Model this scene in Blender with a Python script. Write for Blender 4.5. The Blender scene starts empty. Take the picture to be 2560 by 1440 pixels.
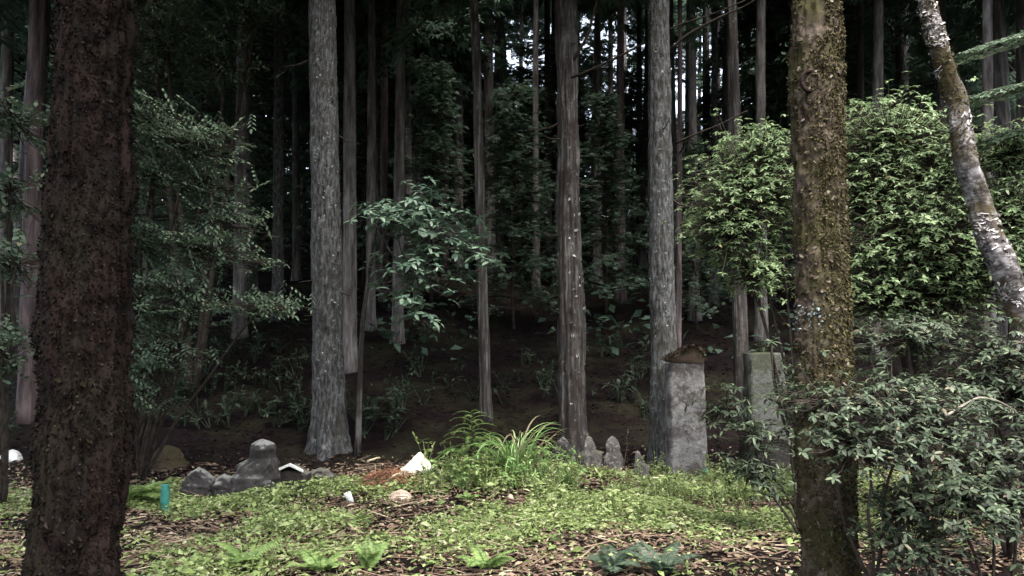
import bpy, math
import numpy as np
from mathutils import Matrix, Vector

# ------------------------------------------------------------------ camera, light, exposure
S = bpy.context.scene
COL = S.collection
PITCH = math.radians(5.0)
F = 2009.0                      # focal length in photograph pixels (2560 wide)
CAMZ = 1.55
cam = bpy.data.cameras.new('camera')
camo = bpy.data.objects.new('camera', cam); COL.objects.link(camo)
camo.location = (0, 0, CAMZ)
camo.rotation_euler = (math.pi / 2 + PITCH, 0, 0)
cam.sensor_width = 36.0
cam.lens = 36.0 * F / 2560.0
cam.clip_start = 0.05; cam.clip_end = 2000
S.camera = camo

SUN_DIR = Vector((0.24, -0.50, 1.0)).normalized()     # towards the brightest part of the overcast sky
w = bpy.data.worlds.new('World'); S.world = w; w.use_nodes = True
nt = w.node_tree; nt.nodes.clear()
sky = nt.nodes.new('ShaderNodeTexSky'); sky.sky_type = 'NISHITA'; sky.sun_disc = False
sky.sun_elevation = math.asin(SUN_DIR.z); sky.sun_rotation = math.atan2(SUN_DIR.x, SUN_DIR.y)
sky.air_density = 1.0; sky.dust_density = 3.0; sky.ozone_density = 1.0
hs = nt.nodes.new('ShaderNodeHueSaturation'); hs.inputs['Saturation'].default_value = 0.5
bg = nt.nodes.new('ShaderNodeBackground'); bg.inputs['Strength'].default_value = 0.085
wo = nt.nodes.new('ShaderNodeOutputWorld')
nt.links.new(sky.outputs[0], hs.inputs['Color']); nt.links.new(hs.outputs[0], bg.inputs[0]); nt.links.new(bg.outputs[0], wo.inputs[0])
sun = bpy.data.lights.new('sun', 'SUN'); sun.energy = 1.5; sun.angle = math.radians(48); sun.color = (1.0, 0.97, 0.90)
suno = bpy.data.objects.new('sun', sun); COL.objects.link(suno); suno.location = (3, -3, 40)
suno.rotation_euler = SUN_DIR.to_track_quat('Z', 'Y').to_euler()
S.view_settings.view_transform = 'Standard'; S.view_settings.look = 'None'
S.view_settings.exposure = 3.55; S.view_settings.gamma = 1.0; S.view_settings.use_curve_mapping = False
S.render.engine = 'CYCLES'
S.cycles.use_denoising = True
S.cycles.max_bounces = 5; S.cycles.diffuse_bounces = 3; S.cycles.glossy_bounces = 2
S.cycles.transmission_bounces = 2; S.cycles.transparent_max_bounces = 4

# ------------------------------------------------------------------ small helpers
R = np.random.default_rng(11)
def P(px, py, d):
    """world point at world depth Y = d seen at photograph pixel (px, py)"""
    a = (px - 1280.0) / F; b = (720.0 - py) / F
    v = np.array([a, math.cos(PITCH) - math.sin(PITCH) * b, math.sin(PITCH) + math.cos(PITCH) * b])
    return v * (d / v[1]) + np.array([0, 0, CAMZ])
def nrm(v):
    v = np.asarray(v, float); return v / (np.linalg.norm(v, axis=-1, keepdims=True) + 1e-9)

def lattice(seed, nu, nv):
    return np.random.default_rng(seed).random((nu, nv))
def noise2(u, v, fu, fv, seed, wrap_u=True):
    """smooth value noise, u in 0..1 (periodic), v in any unit"""
    nv = int(max(np.max(v) * fv, 0)) + 3
    nu = max(int(fu), 2)
    L = lattice(seed, nu, nv)
    uu = (u % 1.0) * nu; vv = np.clip(v * fv, 0, nv - 2.001)
    i = np.floor(uu).astype(int); j = np.floor(vv).astype(int)
    fu_ = uu - i; fv_ = vv - j
    fu_ = fu_ * fu_ * (3 - 2 * fu_); fv_ = fv_ * fv_ * (3 - 2 * fv_)
    i0 = i % nu; i1 = (i + 1) % nu
    a = L[i0, j] * (1 - fu_) + L[i1, j] * fu_
    b = L[i0, j + 1] * (1 - fu_) + L[i1, j + 1] * fu_
    return a * (1 - fv_) + b * fv_ - 0.5
_NL = np.random.default_rng(5).random((256, 256))
def pnoise(x, y, s, o=0):
    """smooth value noise on the plane, -0.5..0.5, cell size s"""
    x = np.asarray(x, float) / s + 37.3 + o * 17.7; y = np.asarray(y, float) / s + 91.1 + o * 5.3
    i = np.floor(x).astype(int); j = np.floor(y).astype(int)
    a = x - i; b = y - j; a = a * a * (3 - 2 * a); b = b * b * (3 - 2 * b)
    g = lambda p, q: _NL[p % 256, q % 256]
    return (g(i, j) * (1 - a) + g(i + 1, j) * a) * (1 - b) + (g(i, j + 1) * (1 - a) + g(i + 1, j + 1) * a) * b - 0.5
def sstep(a, b, x):
    t = np.clip((np.asarray(x, float) - a) / (b - a), 0, 1); return t * t * (3 - 2 * t)

def ground(x, y):
    x = np.asarray(x, float); y = np.asarray(y, float)
    y0 = 9.9 + 1.1 * sstep(-2.2, 0.8, x)
    t = y - y0
    ramp = np.where(t > 0, t, 0.0)
    ramp = np.where(t < 1.2, np.where(t > 0, t * t / 2.4, 0), ramp - 0.6)
    far = np.clip(y - 40, 0, None)
    z = 0.30 * np.minimum(ramp, 30 + 0 * ramp) - 0.03 * far
    z = z + 0.10 * pnoise(x, y, 1.7) + 0.05 * pnoise(x, y, 0.55, 1) + 0.6 * pnoise(x, y, 9, 2) * sstep(11, 22, y)
    z = z - 0.5 * sstep(1.0, 2.6, x) * sstep(6.6, 5.2, y)                       # low, dark corner front right
    z = z + 0.24 * np.exp(-(((x + 0.35) / 0.9) ** 2 + ((y - 10.3) / 0.8) ** 2))  # mound under the grass clump
    z = z + 3.5 * sstep(-6, -26, y) + 2.0 * sstep(10, 26, np.abs(x)) * sstep(14, 4, y)
    return z
def hit(px, py):
    """where the sight line of a photograph pixel meets the ground"""
    for d in np.arange(3.0, 60, 0.02):
        p = P(px, py, d)
        if p[2] <= ground(p[0], p[1]): return p
    return P(px, py, 30)
def on(px, d):
    """ground point under photograph column px at depth d"""
    p = P(px, 1000, d)
    return np.array([p[0], d, float(ground(p[0], d))])

class MB:
    """collects vertices, triangles and quads; build() links them as one mesh object"""
    def __init__(s): s.v = []; s.t = []; s.q = []; s.n = 0
    def add(s, v, tris=None, quads=None):
        v = np.asarray(v, float).reshape(-1, 3)
        if tris is not None and len(tris): s.t.append(np.asarray(tris, int) + s.n)
        if quads is not None and len(quads): s.q.append(np.asarray(quads, int) + s.n)
        s.v.append(v); s.n += len(v)
    def mesh(s, name, mat, smooth=True, offset=(0, 0, 0)):
        v = np.concatenate(s.v) - np.asarray(offset, float) if s.v else np.zeros((0, 3))
        t = np.concatenate(s.t) if s.t else np.zeros((0, 3), int)
        q = np.concatenate(s.q) if s.q else np.zeros((0, 4), int)
        m = bpy.data.meshes.new(name)
        m.vertices.add(len(v)); m.vertices.foreach_set('co', v.ravel())
        loops = np.concatenate([t.ravel(), q.ravel()])
        m.loops.add(len(loops)); m.loops.foreach_set('vertex_index', loops)
        m.polygons.add(len(t) + len(q))
        st = np.concatenate([np.arange(len(t)) * 3, len(t) * 3 + np.arange(len(q)) * 4])
        m.polygons.foreach_set('loop_start', st)
        m.polygons.foreach_set('use_smooth', np.full(len(st), bool(smooth)))
        m.update(calc_edges=True)
        if mat: m.materials.append(mat)
        return m
    def build(s, name, mat, parent=None, smooth=True, kind=None):
        off = np.array(parent.location) if parent else np.zeros(3)
        if parent and parent.parent: off = off + np.array(parent.parent.location)
        return link(name, s.mesh(name, mat, smooth, off), parent, kind)
def link(name, mesh, parent=None, kind=None):
    o = bpy.data.objects.new(name, mesh); COL.objects.link(o)
    if parent: o.parent = parent
    if kind: o['kind'] = kind
    return o
def thing(name, label, cat, loc, group=None):
    o = bpy.data.objects.new(name, None); COL.objects.link(o)
    o.location = tuple(float(c) for c in loc); o.empty_display_size = 0.2
    o['label'] = label; o['category'] = cat
    if group: o['group'] = group
    return o
def tag(o, label, cat, group=None):
    o['label'] = label; o['category'] = cat
    if group: o['group'] = group
    return o

def frames(pts):
    pts = np.asarray(pts, float)
    t = np.gradient(pts, axis=0); t = nrm(t)
    a = np.array([1.0, 0, 0]) if abs(t[0][0]) < 0.8 else np.array([0, 1.0, 0])
    n = nrm(a - t[0] * np.dot(a, t[0])); N = [n]
    for i in range(1, len(pts)):
        n = nrm(N[-1] - t[i] * np.dot(N[-1], t[i])); N.append(n)
    N = np.array(N); B = np.cross(t, N)
    return t, N, B
def tube(mb, pts, rad, n=6, cap=True, disp=None):
    pts = np.asarray(pts, float); m = len(pts)
    rad = np.broadcast_to(np.asarray(rad, float), (m,))
    t, N, B = frames(pts)
    a = np.linspace(0, 2 * math.pi, n, endpoint=False)
    rr = rad[:, None] * np.ones((1, n))
    if disp is not None: rr = rr + disp
    v = pts[:, None, :] + rr[..., None] * (np.cos(a)[None, :, None] * N[:, None, :] + np.sin(a)[None, :, None] * B[:, None, :])
    i = np.arange(m - 1)[:, None] * n; j = np.arange(n)[None, :]; j2 = (j + 1) % n
    q = np.stack([i + j, i + j2, i + n + j2, i + n + j], -1).reshape(-1, 4)
    vv = v.reshape(-1, 3)
    if cap:
        vv = np.concatenate([vv, pts[:1], pts[-1:]])
        jj = np.arange(n); j2 = (jj + 1) % n
        tr = np.concatenate([np.stack([np.full(n, m * n), j2, jj], -1), np.stack([np.full(n, m * n + 1), (m - 1) * n + jj, (m - 1) * n + j2], -1)])
        mb.add(vv, tr, q)
    else: mb.add(vv, None, q)
    return v
def curve(a, b, sag=0.0, n=6, wob=0.0, rng=R):
    a = np.asarray(a, float); b = np.asarray(b, float)
    s = np.linspace(0, 1, n)[:, None]
    p = a + (b - a) * s
    p[:, 2] += sag * 4 * s[:, 0] * (1 - s[:, 0])
    if wob: p[1:-1] += rng.normal(0, wob, (n - 2, 3))
    return p
def basis(f, u):
    """rotation matrices whose Y follows f and Z leans towards u"""
    f = nrm(f); x = nrm(np.cross(f, u)); z = np.cross(x, f)
    return np.stack([x, f, z], -1)
def batch(mb, proto, T, Rm, sc):
    """copies of a small proto (verts, tris, quads) at many places"""
    V, tr, q = proto
    T = np.asarray(T, float); Rm = np.asarray(Rm, float); sc = np.asarray(sc, float)
    if sc.ndim == 1: sc = sc[:, None]
    n = len(T); k = len(V)
    if n == 0: return
    v = np.einsum('nij,nkj->nki', Rm, V[None] * sc[:, None, :]) + T[:, None]
    o = (np.arange(n) * k)[:, None, None]
    mb.add(v.reshape(-1, 3), (np.asarray(tr)[None] + o).reshape(-1, 3) if len(tr) else None,
           (np.asarray(q)[None] + o).reshape(-1, 4) if len(q) else None)

# leaf shapes, one unit long, along +Y, facing +Z
def leaf_proto(width=0.42, fold=0.10, droop=0.18, tip=0.0):
    y = [0.30, 0.68]; wd = [width * 0.46, width * 0.40]
    zz = lambda t: -droop * t * t
    V = [(0, 0, 0), (0, y[0], zz(y[0])), (0, y[1], zz(y[1])), (0, 1, zz(1))]
    for s in (-1, 1):
        for k in (0, 1): V.append((s * wd[k], y[k], zz(y[k]) + fold * wd[k] * 2))
    T = [(0, 1, 4), (0, 6, 1), (5, 2, 3), (2, 7, 3)]
    Q = [(4, 1, 2, 5), (1, 6, 7, 2)]
    return np.array(V), T, Q
LEAF = leaf_proto(0.42)
LEAF_N = leaf_proto(0.30, 0.12, 0.25)
LEAF_W = leaf_proto(0.62, 0.10, 0.15)
SMALL = (np.array([(0, 0, 0), (-0.27, 0.5, 0.06), (0, 1, -0.1), (0.27, 0.5, 0.06)]), [(0, 3, 1), (1, 3, 2)], [])
NEEDLE = (np.array([(-0.035, 0, 0), (0.035, 0, 0), (0.0, 1, 0)]), [(0, 1, 2)], [])

# ------------------------------------------------------------------ materials
def newmat(name):
    m = bpy.data.materials.new(name); m.use_nodes = True
    t = m.node_tree; t.nodes.clear()
    return m, t, t.nodes.new('ShaderNodeOutputMaterial')
def ramp(t, stops, interp='LINEAR'):
    r = t.nodes.new('ShaderNodeValToRGB'); e = r.color_ramp.elements; r.color_ramp.interpolation = interp
    while len(e) < len(stops): e.new(0.5)
    for k, (p, c) in enumerate(stops):
        e[k].position = p; e[k].color = (c[0], c[1], c[2], 1) if hasattr(c, '__len__') else (c, c, c, 1)
    return r
def noise_node(t, vec, scale, detail=4, rough=0.6):
    n = t.nodes.new('ShaderNodeTexNoise'); n.inputs['Scale'].default_value = scale
    n.inputs['Detail'].default_value = detail; n.inputs['Roughness'].default_value = rough
    if vec: t.links.new(vec, n.inputs['Vector'])
    return n
def mixc(t, fac, a, b):
    m = t.nodes.new('ShaderNodeMix'); m.data_type = 'RGBA'
    for sock, val in ((m.inputs[0], fac), (m.inputs[6], a), (m.inputs[7], b)):
        if hasattr(val, 'is_output') or isinstance(val, bpy.types.NodeSocket): t.links.new(val, sock)
        elif hasattr(val, '__len__'): sock.default_value = (*val[:3], 1)
        else: sock.default_value = val
    return m.outputs[2]
def leafmat(name, stops, rough=0.5, trans=0.22, spec=0.35):
    m, t, out = newmat(name)
    g = t.nodes.new('ShaderNodeNewGeometry'); oi = t.nodes.new('ShaderNodeObjectInfo')
    a = t.nodes.new('ShaderNodeMath'); a.operation = 'ADD'; t.links.new(g.outputs['Random Per Island'], a.inputs[0]); t.links.new(oi.outputs['Random'], a.inputs[1])
    f = t.nodes.new('ShaderNodeMath'); f.operation = 'FRACT'; t.links.new(a.outputs[0], f.inputs[0])
    r = ramp(t, stops); t.links.new(f.outputs[0], r.inputs[0])
    p = t.nodes.new('ShaderNodeBsdfPrincipled'); p.inputs['Roughness'].default_value = rough
    p.inputs['Specular IOR Level'].default_value = spec
    t.links.new(r.outputs[0], p.inputs['Base Color'])
    if trans > 0:
        tr = t.nodes.new('ShaderNodeBsdfTranslucent'); t.links.new(r.outputs[0], tr.inputs[0])
        mx = t.nodes.new('ShaderNodeMixShader'); mx.inputs[0].default_value = trans
        t.links.new(p.outputs[0], mx.inputs[1]); t.links.new(tr.outputs[0], mx.inputs[2]); t.links.new(mx.outputs[0], out.inputs[0])
    else: t.links.new(p.outputs[0], out.inputs[0])
    return m
def barkmat(name, dark, mid, light, lichen=(0.35, 0.36, 0.33), lich=0.55, moss=(0.06, 0.06, 0.02), mossy=0.7, stretch=0.22, scale=9.0, bump=0.6):
    """fissured bark with lichen and moss patches; lich / mossy are thresholds (higher = less)"""
    m, t, out = newmat(name)
    tc = t.nodes.new('ShaderNodeTexCoord'); oi = t.nodes.new('ShaderNodeObjectInfo')
    mp = t.nodes.new('ShaderNodeMapping'); mp.inputs['Scale'].default_value = (1, 1, stretch)
    ad = t.nodes.new('ShaderNodeVectorMath'); ad.operation = 'ADD'
    sc = t.nodes.new('ShaderNodeMath'); sc.operation = 'MULTIPLY'; sc.inputs[1].default_value = 37.0
    t.links.new(oi.outputs['Random'], sc.inputs[0])
    t.links.new(tc.outputs['Object'], ad.inputs[0]); t.links.new(sc.outputs[0], ad.inputs[1])
    t.links.new(ad.outputs[0], mp.inputs['Vector'])
    n1 = noise_node(t, mp.outputs[0], scale, 6, 0.68)
    r1 = ramp(t, [(0.36, dark), (0.50, mid), (0.63, light)]); t.links.new(n1.outputs[0], r1.inputs[0])
    n2 = noise_node(t, ad.outputs[0], 9.0, 8, 0.78)
    r2 = ramp(t, [(lich, 0.0), (lich + 0.10, 1.0)]); t.links.new(n2.outputs[0], r2.inputs[0])
    c = mixc(t, r2.outputs[0], r1.outputs[0], lichen)
    n3 = noise_node(t, ad.outputs[0], 2.3, 5, 0.65)
    r3 = ramp(t, [(mossy - 0.08, 0.0), (mossy + 0.08, 1.0)]); t.links.new(n3.outputs[0], r3.inputs[0])
    c = mixc(t, r3.outputs[0], c, moss)
    p = t.nodes.new('ShaderNodeBsdfPrincipled'); p.inputs['Roughness'].default_value = 0.92; p.inputs['Specular IOR Level'].default_value = 0.15
    t.links.new(c, p.inputs['Base Color'])
    b = t.nodes.new('ShaderNodeBump'); b.inputs['Strength'].default_value = bump; b.inputs['Distance'].default_value = 0.03
    t.links.new(n1.outputs[0], b.inputs['Height']); t.links.new(b.outputs[0], p.inputs['Normal'])
    t.links.new(p.outputs[0], out.inputs[0])
    return m
def stonemat(name, dark, light, lichen=(0.45, 0.46, 0.42), lich=0.58, moss=(0.05, 0.055, 0.02), mossy=0.45, stain=None):
    m, t, out = newmat(name)
    tc = t.nodes.new('ShaderNodeTexCoord'); v = tc.outputs['Object']
    n1 = noise_node(t, v, 5.0, 8, 0.7)
    r1 = ramp(t, [(0.32, dark), (0.66, light)]); t.links.new(n1.outputs[0], r1.inputs[0])
    n2 = noise_node(t, v, 18.0, 9, 0.78)
    r2 = ramp(t, [(lich, 0.0), (lich + 0.07, 1.0)]); t.links.new(n2.outputs[0], r2.inputs[0])
    c = mixc(t, r2.outputs[0], r1.outputs[0], lichen)
    if stain:
        n4 = noise_node(t, v, 3.4, 9, 0.75)
        r4 = ramp(t, [(0.48, 0.0), (0.55, 0.9)]); t.links.new(n4.outputs[0], r4.inputs[0])
        c = mixc(t, r4.outputs[0], c, stain)
    g = t.nodes.new('ShaderNodeNewGeometry'); sx = t.nodes.new('ShaderNodeSeparateXYZ'); t.links.new(g.outputs['Normal'], sx.inputs[0])
    n3 = noise_node(t, v, 11.0, 8, 0.75)
    a = t.nodes.new('ShaderNodeMath'); a.operation = 'MULTIPLY_ADD'; a.inputs[1].default_value = 0.45
    t.links.new(sx.outputs[2], a.inputs[0]); t.links.new(n3.outputs[0], a.inputs[2])
    r3 = ramp(t, [(min(mossy + 0.22, 0.98), 0.0), (min(mossy + 0.40, 1.0), 1.0)]); t.links.new(a.outputs[0], r3.inputs[0])
    c = mixc(t, r3.outputs[0], c, moss)
    p = t.nodes.new('ShaderNodeBsdfPrincipled'); p.inputs['Roughness'].default_value = 0.9; p.inputs['Specular IOR Level'].default_value = 0.2
    t.links.new(c, p.inputs['Base Color'])
    b = t.nodes.new('ShaderNodeBump'); b.inputs['Strength'].default_value = 0.9; b.inputs['Distance'].default_value = 0.03
    t.links.new(n2.outputs[0], b.inputs['Height']); t.links.new(b.outputs[0], p.inputs['Normal'])
    t.links.new(p.outputs[0], out.inputs[0])
    return m
def plain(name, c1, c2, scale=8, rough=0.6, spec=0.3):
    m, t, out = newmat(name)
    tc = t.nodes.new('ShaderNodeTexCoord')
    n = noise_node(t, tc.outputs['Object'], scale, 5, 0.6)
    r = ramp(t, [(0.35, c1), (0.65, c2)]); t.links.new(n.outputs[0], r.inputs[0])
    p = t.nodes.new('ShaderNodeBsdfPrincipled'); p.inputs['Roughness'].default_value = rough; p.inputs['Specular IOR Level'].default_value = spec
    t.links.new(r.outputs[0], p.inputs['Base Color']); t.links.new(p.outputs[0], out.inputs[0])
    return m

M = {}
M['bark_grey'] = barkmat('bark_grey', (0.012, 0.011, 0.0105), (0.046, 0.045, 0.045), (0.10, 0.102, 0.101), (0.165, 0.18, 0.172), 0.56, (0.03, 0.028, 0.022), 0.62, 0.28, 26, 1.0)
M['bark_strip'] = barkmat('bark_strip', (0.011, 0.009, 0.008), (0.038, 0.033, 0.032), (0.11, 0.104, 0.098), (0.22, 0.22, 0.21), 0.60, (0.022, 0.017, 0.015), 0.56, 0.06, 22, 1.0)
M['bark_far'] = barkmat('bark_far', (0.035, 0.03, 0.03), (0.09, 0.08, 0.078), (0.16, 0.15, 0.145), (0.20, 0.21, 0.20), 0.62, (0.04, 0.04, 0.025), 0.70, 0.16, 10)
M['bark_red'] = barkmat('bark_red', (0.024, 0.017, 0.018), (0.06, 0.045, 0.046), (0.11, 0.086, 0.087), (0.20, 0.19, 0.19), 0.64, (0.04, 0.035, 0.02), 0.72, 0.12, 12)
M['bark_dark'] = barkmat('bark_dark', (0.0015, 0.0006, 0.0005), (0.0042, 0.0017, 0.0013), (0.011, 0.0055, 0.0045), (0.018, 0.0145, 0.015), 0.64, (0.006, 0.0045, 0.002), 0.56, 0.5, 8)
M['bark_moss'] = barkmat('bark_moss', (0.012, 0.008, 0.006), (0.038, 0.027, 0.020), (0.10, 0.08, 0.064), (0.24, 0.215, 0.195), 0.66, (0.028, 0.025, 0.010), 0.50, 0.9, 9)
M['bark_pale'] = barkmat('bark_pale', (0.014, 0.011, 0.011), (0.075, 0.066, 0.066), (0.22, 0.205, 0.21), (0.34, 0.34, 0.34), 0.55, (0.045, 0.035, 0.018), 0.52, 2.2, 9)
M['twig'] = plain('twig', (0.016, 0.012, 0.010), (0.045, 0.036, 0.03), 10, 0.9, 0.1)
M['twig_pale'] = plain('twig_pale', (0.10, 0.085, 0.07), (0.22, 0.19, 0.16), 12, 0.9, 0.1)
M['crown'] = leafmat('crown_needles', [(0.0, (0.036, 0.06, 0.042)), (0.5, (0.056, 0.092, 0.064)), (1.0, (0.08, 0.12, 0.08))], 0.7, 0.3, 0.2)
M['under'] = leafmat('understory_needles', [(0.0, (0.05, 0.085, 0.058)), (0.6, (0.08, 0.125, 0.085)), (1.0, (0.12, 0.16, 0.105))], 0.6, 0.35, 0.3)
M['leaf_dark'] = leafmat('leaf_dark', [(0.0, (0.045, 0.068, 0.044)), (0.5, (0.08, 0.115, 0.074)), (0.9, (0.115, 0.155, 0.10)), (1.0, (0.14, 0.14, 0.09))], 0.7, 0.25, 0.15)
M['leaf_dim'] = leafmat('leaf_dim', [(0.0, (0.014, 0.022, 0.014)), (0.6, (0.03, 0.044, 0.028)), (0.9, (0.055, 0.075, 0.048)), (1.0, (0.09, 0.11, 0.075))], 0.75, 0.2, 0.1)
M['leaf_sap'] = leafmat('leaf_sapling', [(0.0, (0.055, 0.10, 0.07)), (0.5, (0.09, 0.15, 0.10)), (1.0, (0.15, 0.21, 0.14))], 0.42, 0.2, 0.5)
M['leaf_bright'] = leafmat('leaf_bright', [(0.0, (0.075, 0.12, 0.052)), (0.4, (0.145, 0.21, 0.095)), (0.8, (0.215, 0.28, 0.145)), (0.97, (0.28, 0.335, 0.20)), (1.0, (0.22, 0.16, 0.07))], 0.5, 0.42, 0.3)
M['leaf_gloss'] = leafmat('leaf_glossy', [(0.0, (0.015, 0.02, 0.012)), (0.45, (0.03, 0.044, 0.025)), (0.8, (0.056, 0.078, 0.044)), (0.94, (0.11, 0.14, 0.085)), (1.0, (0.10, 0.07, 0.045))], 0.55, 0.2, 0.25)
M['cover'] = leafmat('cover_leaves', [(0.0, (0.075, 0.098, 0.03)), (0.3, (0.128, 0.17, 0.052)), (0.6, (0.18, 0.24, 0.08)), (0.85, (0.25, 0.31, 0.125)), (0.96, (0.30, 0.31, 0.17)), (1.0, (0.45, 0.44, 0.28))], 0.5, 0.25, 0.35)
M['litter'] = leafmat('litter', [(0.0, (0.045, 0.028, 0.02)), (0.5, (0.11, 0.07, 0.05)), (0.85, (0.19, 0.135, 0.095)), (1.0, (0.34, 0.28, 0.20))], 0.8, 0.0, 0.2)
M['shaded_litter'] = leafmat('shaded_litter', [(0.0, (0.003, 0.0016, 0.0016)), (0.7, (0.009, 0.0044, 0.0044)), (1.0, (0.026, 0.015, 0.014))], 0.85, 0.0, 0.15)  # needle litter tone with the slope's shade put into it
M['redlitter'] = leafmat('red_litter', [(0.0, (0.09, 0.035, 0.022)), (0.6, (0.18, 0.075, 0.045)), (1.0, (0.28, 0.14, 0.09))], 0.8, 0.0, 0.2)
M['fern'] = leafmat('fern', [(0.0, (0.10, 0.17, 0.05)), (1.0, (0.20, 0.28, 0.09))], 0.55, 0.3, 0.3)
M['fern_blue'] = leafmat('fern_blue', [(0.0, (0.035, 0.055, 0.036)), (1.0, (0.07, 0.10, 0.065))], 0.55, 0.25, 0.3)
M['grass'] = leafmat('grass_blade', [(0.0, (0.10, 0.19, 0.05)), (0.6, (0.16, 0.28, 0.085)), (0.9, (0.24, 0.36, 0.14)), (1.0, (0.30, 0.32, 0.16))], 0.45, 0.3, 0.4)
M['dry'] = leafmat('dry_blade', [(0.0, (0.11, 0.085, 0.055)), (1.0, (0.22, 0.18, 0.12))], 0.7, 0.1, 0.2)
M['moss'] = leafmat('moss_tufts', [(0.0, (0.012, 0.010, 0.005)), (0.5, (0.032, 0.026, 0.011)), (0.88, (0.054, 0.048, 0.019)), (1.0, (0.085, 0.075, 0.038))], 0.9, 0.1, 0.1)
M['moss_brown'] = leafmat('moss_brown', [(0.0, (0.012, 0.009, 0.006)), (0.7, (0.028, 0.02, 0.014)), (1.0, (0.055, 0.045, 0.03))], 0.95, 0.0, 0.1)
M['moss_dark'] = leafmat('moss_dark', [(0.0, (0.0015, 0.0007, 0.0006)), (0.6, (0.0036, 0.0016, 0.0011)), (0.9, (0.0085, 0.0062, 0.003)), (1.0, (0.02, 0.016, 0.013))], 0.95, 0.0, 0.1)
M['flake'] = leafmat('bark_flake', [(0.0, (0.028, 0.02, 0.015)), (0.55, (0.06, 0.044, 0.032)), (0.9, (0.095, 0.075, 0.057)), (1.0, (0.16, 0.135, 0.11))], 0.9, 0.0, 0.15)
M['flake_pale'] = leafmat('bark_flake_pale', [(0.0, (0.12, 0.105, 0.10)), (0.6, (0.30, 0.28, 0.28)), (1.0, (0.46, 0.44, 0.44))], 0.9, 0.0, 0.15)
M['flake_grey'] = leafmat('bark_flake_grey', [(0.0, (0.018, 0.016, 0.015)), (0.55, (0.08, 0.08, 0.077)), (0.8, (0.17, 0.175, 0.168)), (1.0, (0.30, 0.315, 0.30))], 0.9, 0.0, 0.15)
M['lichen'] = leafmat('lichen', [(0.0, (0.05, 0.058, 0.055)), (1.0, (0.16, 0.18, 0.175))], 0.9, 0.0, 0.1)
M['stele'] = stonemat('stele_stone', (0.085, 0.08, 0.08), (0.22, 0.21, 0.207), (0.36, 0.36, 0.35), 0.58, (0.05, 0.05, 0.03), 0.6, (0.055, 0.046, 0.044))
M['stele_moss'] = stonemat('mossy_stele', (0.06, 0.06, 0.055), (0.14, 0.14, 0.135), (0.24, 0.25, 0.24), 0.60, (0.05, 0.055, 0.03), 0.5, (0.05, 0.055, 0.035))
M['stone'] = stonemat('dark_stone', (0.014, 0.011, 0.011), (0.04, 0.034, 0.033), (0.15, 0.15, 0.14), 0.63, (0.10, 0.095, 0.08), 0.52)
M['stone_lichen'] = stonemat('lichen_stone', (0.045, 0.04, 0.038), (0.12, 0.11, 0.10), (0.32, 0.30, 0.275), 0.55, (0.055, 0.06, 0.03), 0.55)
M['stone_grey'] = stonemat('grey_stone', (0.014, 0.012, 0.012), (0.05, 0.045, 0.044), (0.16, 0.16, 0.155), 0.60, (0.17, 0.172, 0.165), 0.50)
M['roofmoss'] = stonemat('mossy_cap', (0.05, 0.035, 0.025), (0.12, 0.085, 0.065), (0.2, 0.18, 0.14), 0.66, (0.05, 0.042, 0.02), 0.30)
M['white_rock'] = plain('white_rock', (0.60, 0.56, 0.42), (0.80, 0.77, 0.62), 9, 0.85, 0.2)
M['pink_rock'] = plain('pink_rock', (0.26, 0.19, 0.145), (0.42, 0.33, 0.27), 9, 0.85, 0.2)
M['white'] = plain('white_paint', (0.42, 0.43, 0.42), (0.66, 0.66, 0.64), 6, 0.45, 0.4)
M['teal'] = plain('teal_plastic', (0.008, 0.085, 0.068), (0.03, 0.17, 0.135), 14, 0.45, 0.4)
M['wood'] = plain('pale_wood', (0.34, 0.27, 0.18), (0.56, 0.47, 0.34), 16, 0.8, 0.2)

def groundmat():
    m, t, out = newmat('forest_floor')
    tc = t.nodes.new('ShaderNodeTexCoord'); v = tc.outputs['Object']
    n1 = noise_node(t, v, 9, 8, 0.7); n2 = noise_node(t, v, 0.9, 4, 0.6)
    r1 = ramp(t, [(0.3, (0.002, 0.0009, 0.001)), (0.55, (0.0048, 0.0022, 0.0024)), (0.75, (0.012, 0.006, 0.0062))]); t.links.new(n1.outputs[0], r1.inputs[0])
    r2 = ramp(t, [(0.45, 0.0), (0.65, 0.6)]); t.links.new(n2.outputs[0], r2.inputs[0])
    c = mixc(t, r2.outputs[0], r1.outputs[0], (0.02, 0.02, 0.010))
    p = t.nodes.new('ShaderNodeBsdfPrincipled'); p.inputs['Roughness'].default_value = 0.95; p.inputs['Specular IOR Level'].default_value = 0.1
    t.links.new(c, p.inputs['Base Color'])
    b = t.nodes.new('ShaderNodeBump'); b.inputs['Strength'].default_value = 0.8; b.inputs['Distance'].default_value = 0.04
    t.links.new(n1.outputs[0], b.inputs['Height']); t.links.new(b.outputs[0], p.inputs['Normal']); t.links.new(p.outputs[0], out.inputs[0])
    return m

# ------------------------------------------------------------------ terrain
def spaced(lo, a, b, hi, fine, grow=1.09):
    c = list(np.arange(a, b, fine)); s = fine; x = b
    while x < hi: c.append(x); s *= grow; x += s
    c.append(hi); s = fine; x = a - fine; l = []
    while x > lo: l.append(x); s *= grow; x -= s
    l.append(lo)
    return np.array(l[::-1] + c)
gx = spaced(-220, -7, 7, 220, 0.11); gy = spaced(-160, 3, 13, 240, 0.11)
X, Y = np.meshgrid(gx, gy, indexing='ij')
Z = ground(X, Y)
mb = MB(); nx, ny = X.shape
i = np.arange(nx - 1)[:, None] * ny; j = np.arange(ny - 1)[None, :]
mb.add(np.stack([X, Y, Z], -1), None, np.stack([i + j, i + ny + j, i + ny + j + 1, i + j + 1], -1).reshape(-1, 4))
g = mb.build('forest_floor', groundmat()); g['kind'] = 'structure'; g['label'] = 'dark forest floor rising into a wooded slope'

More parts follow.
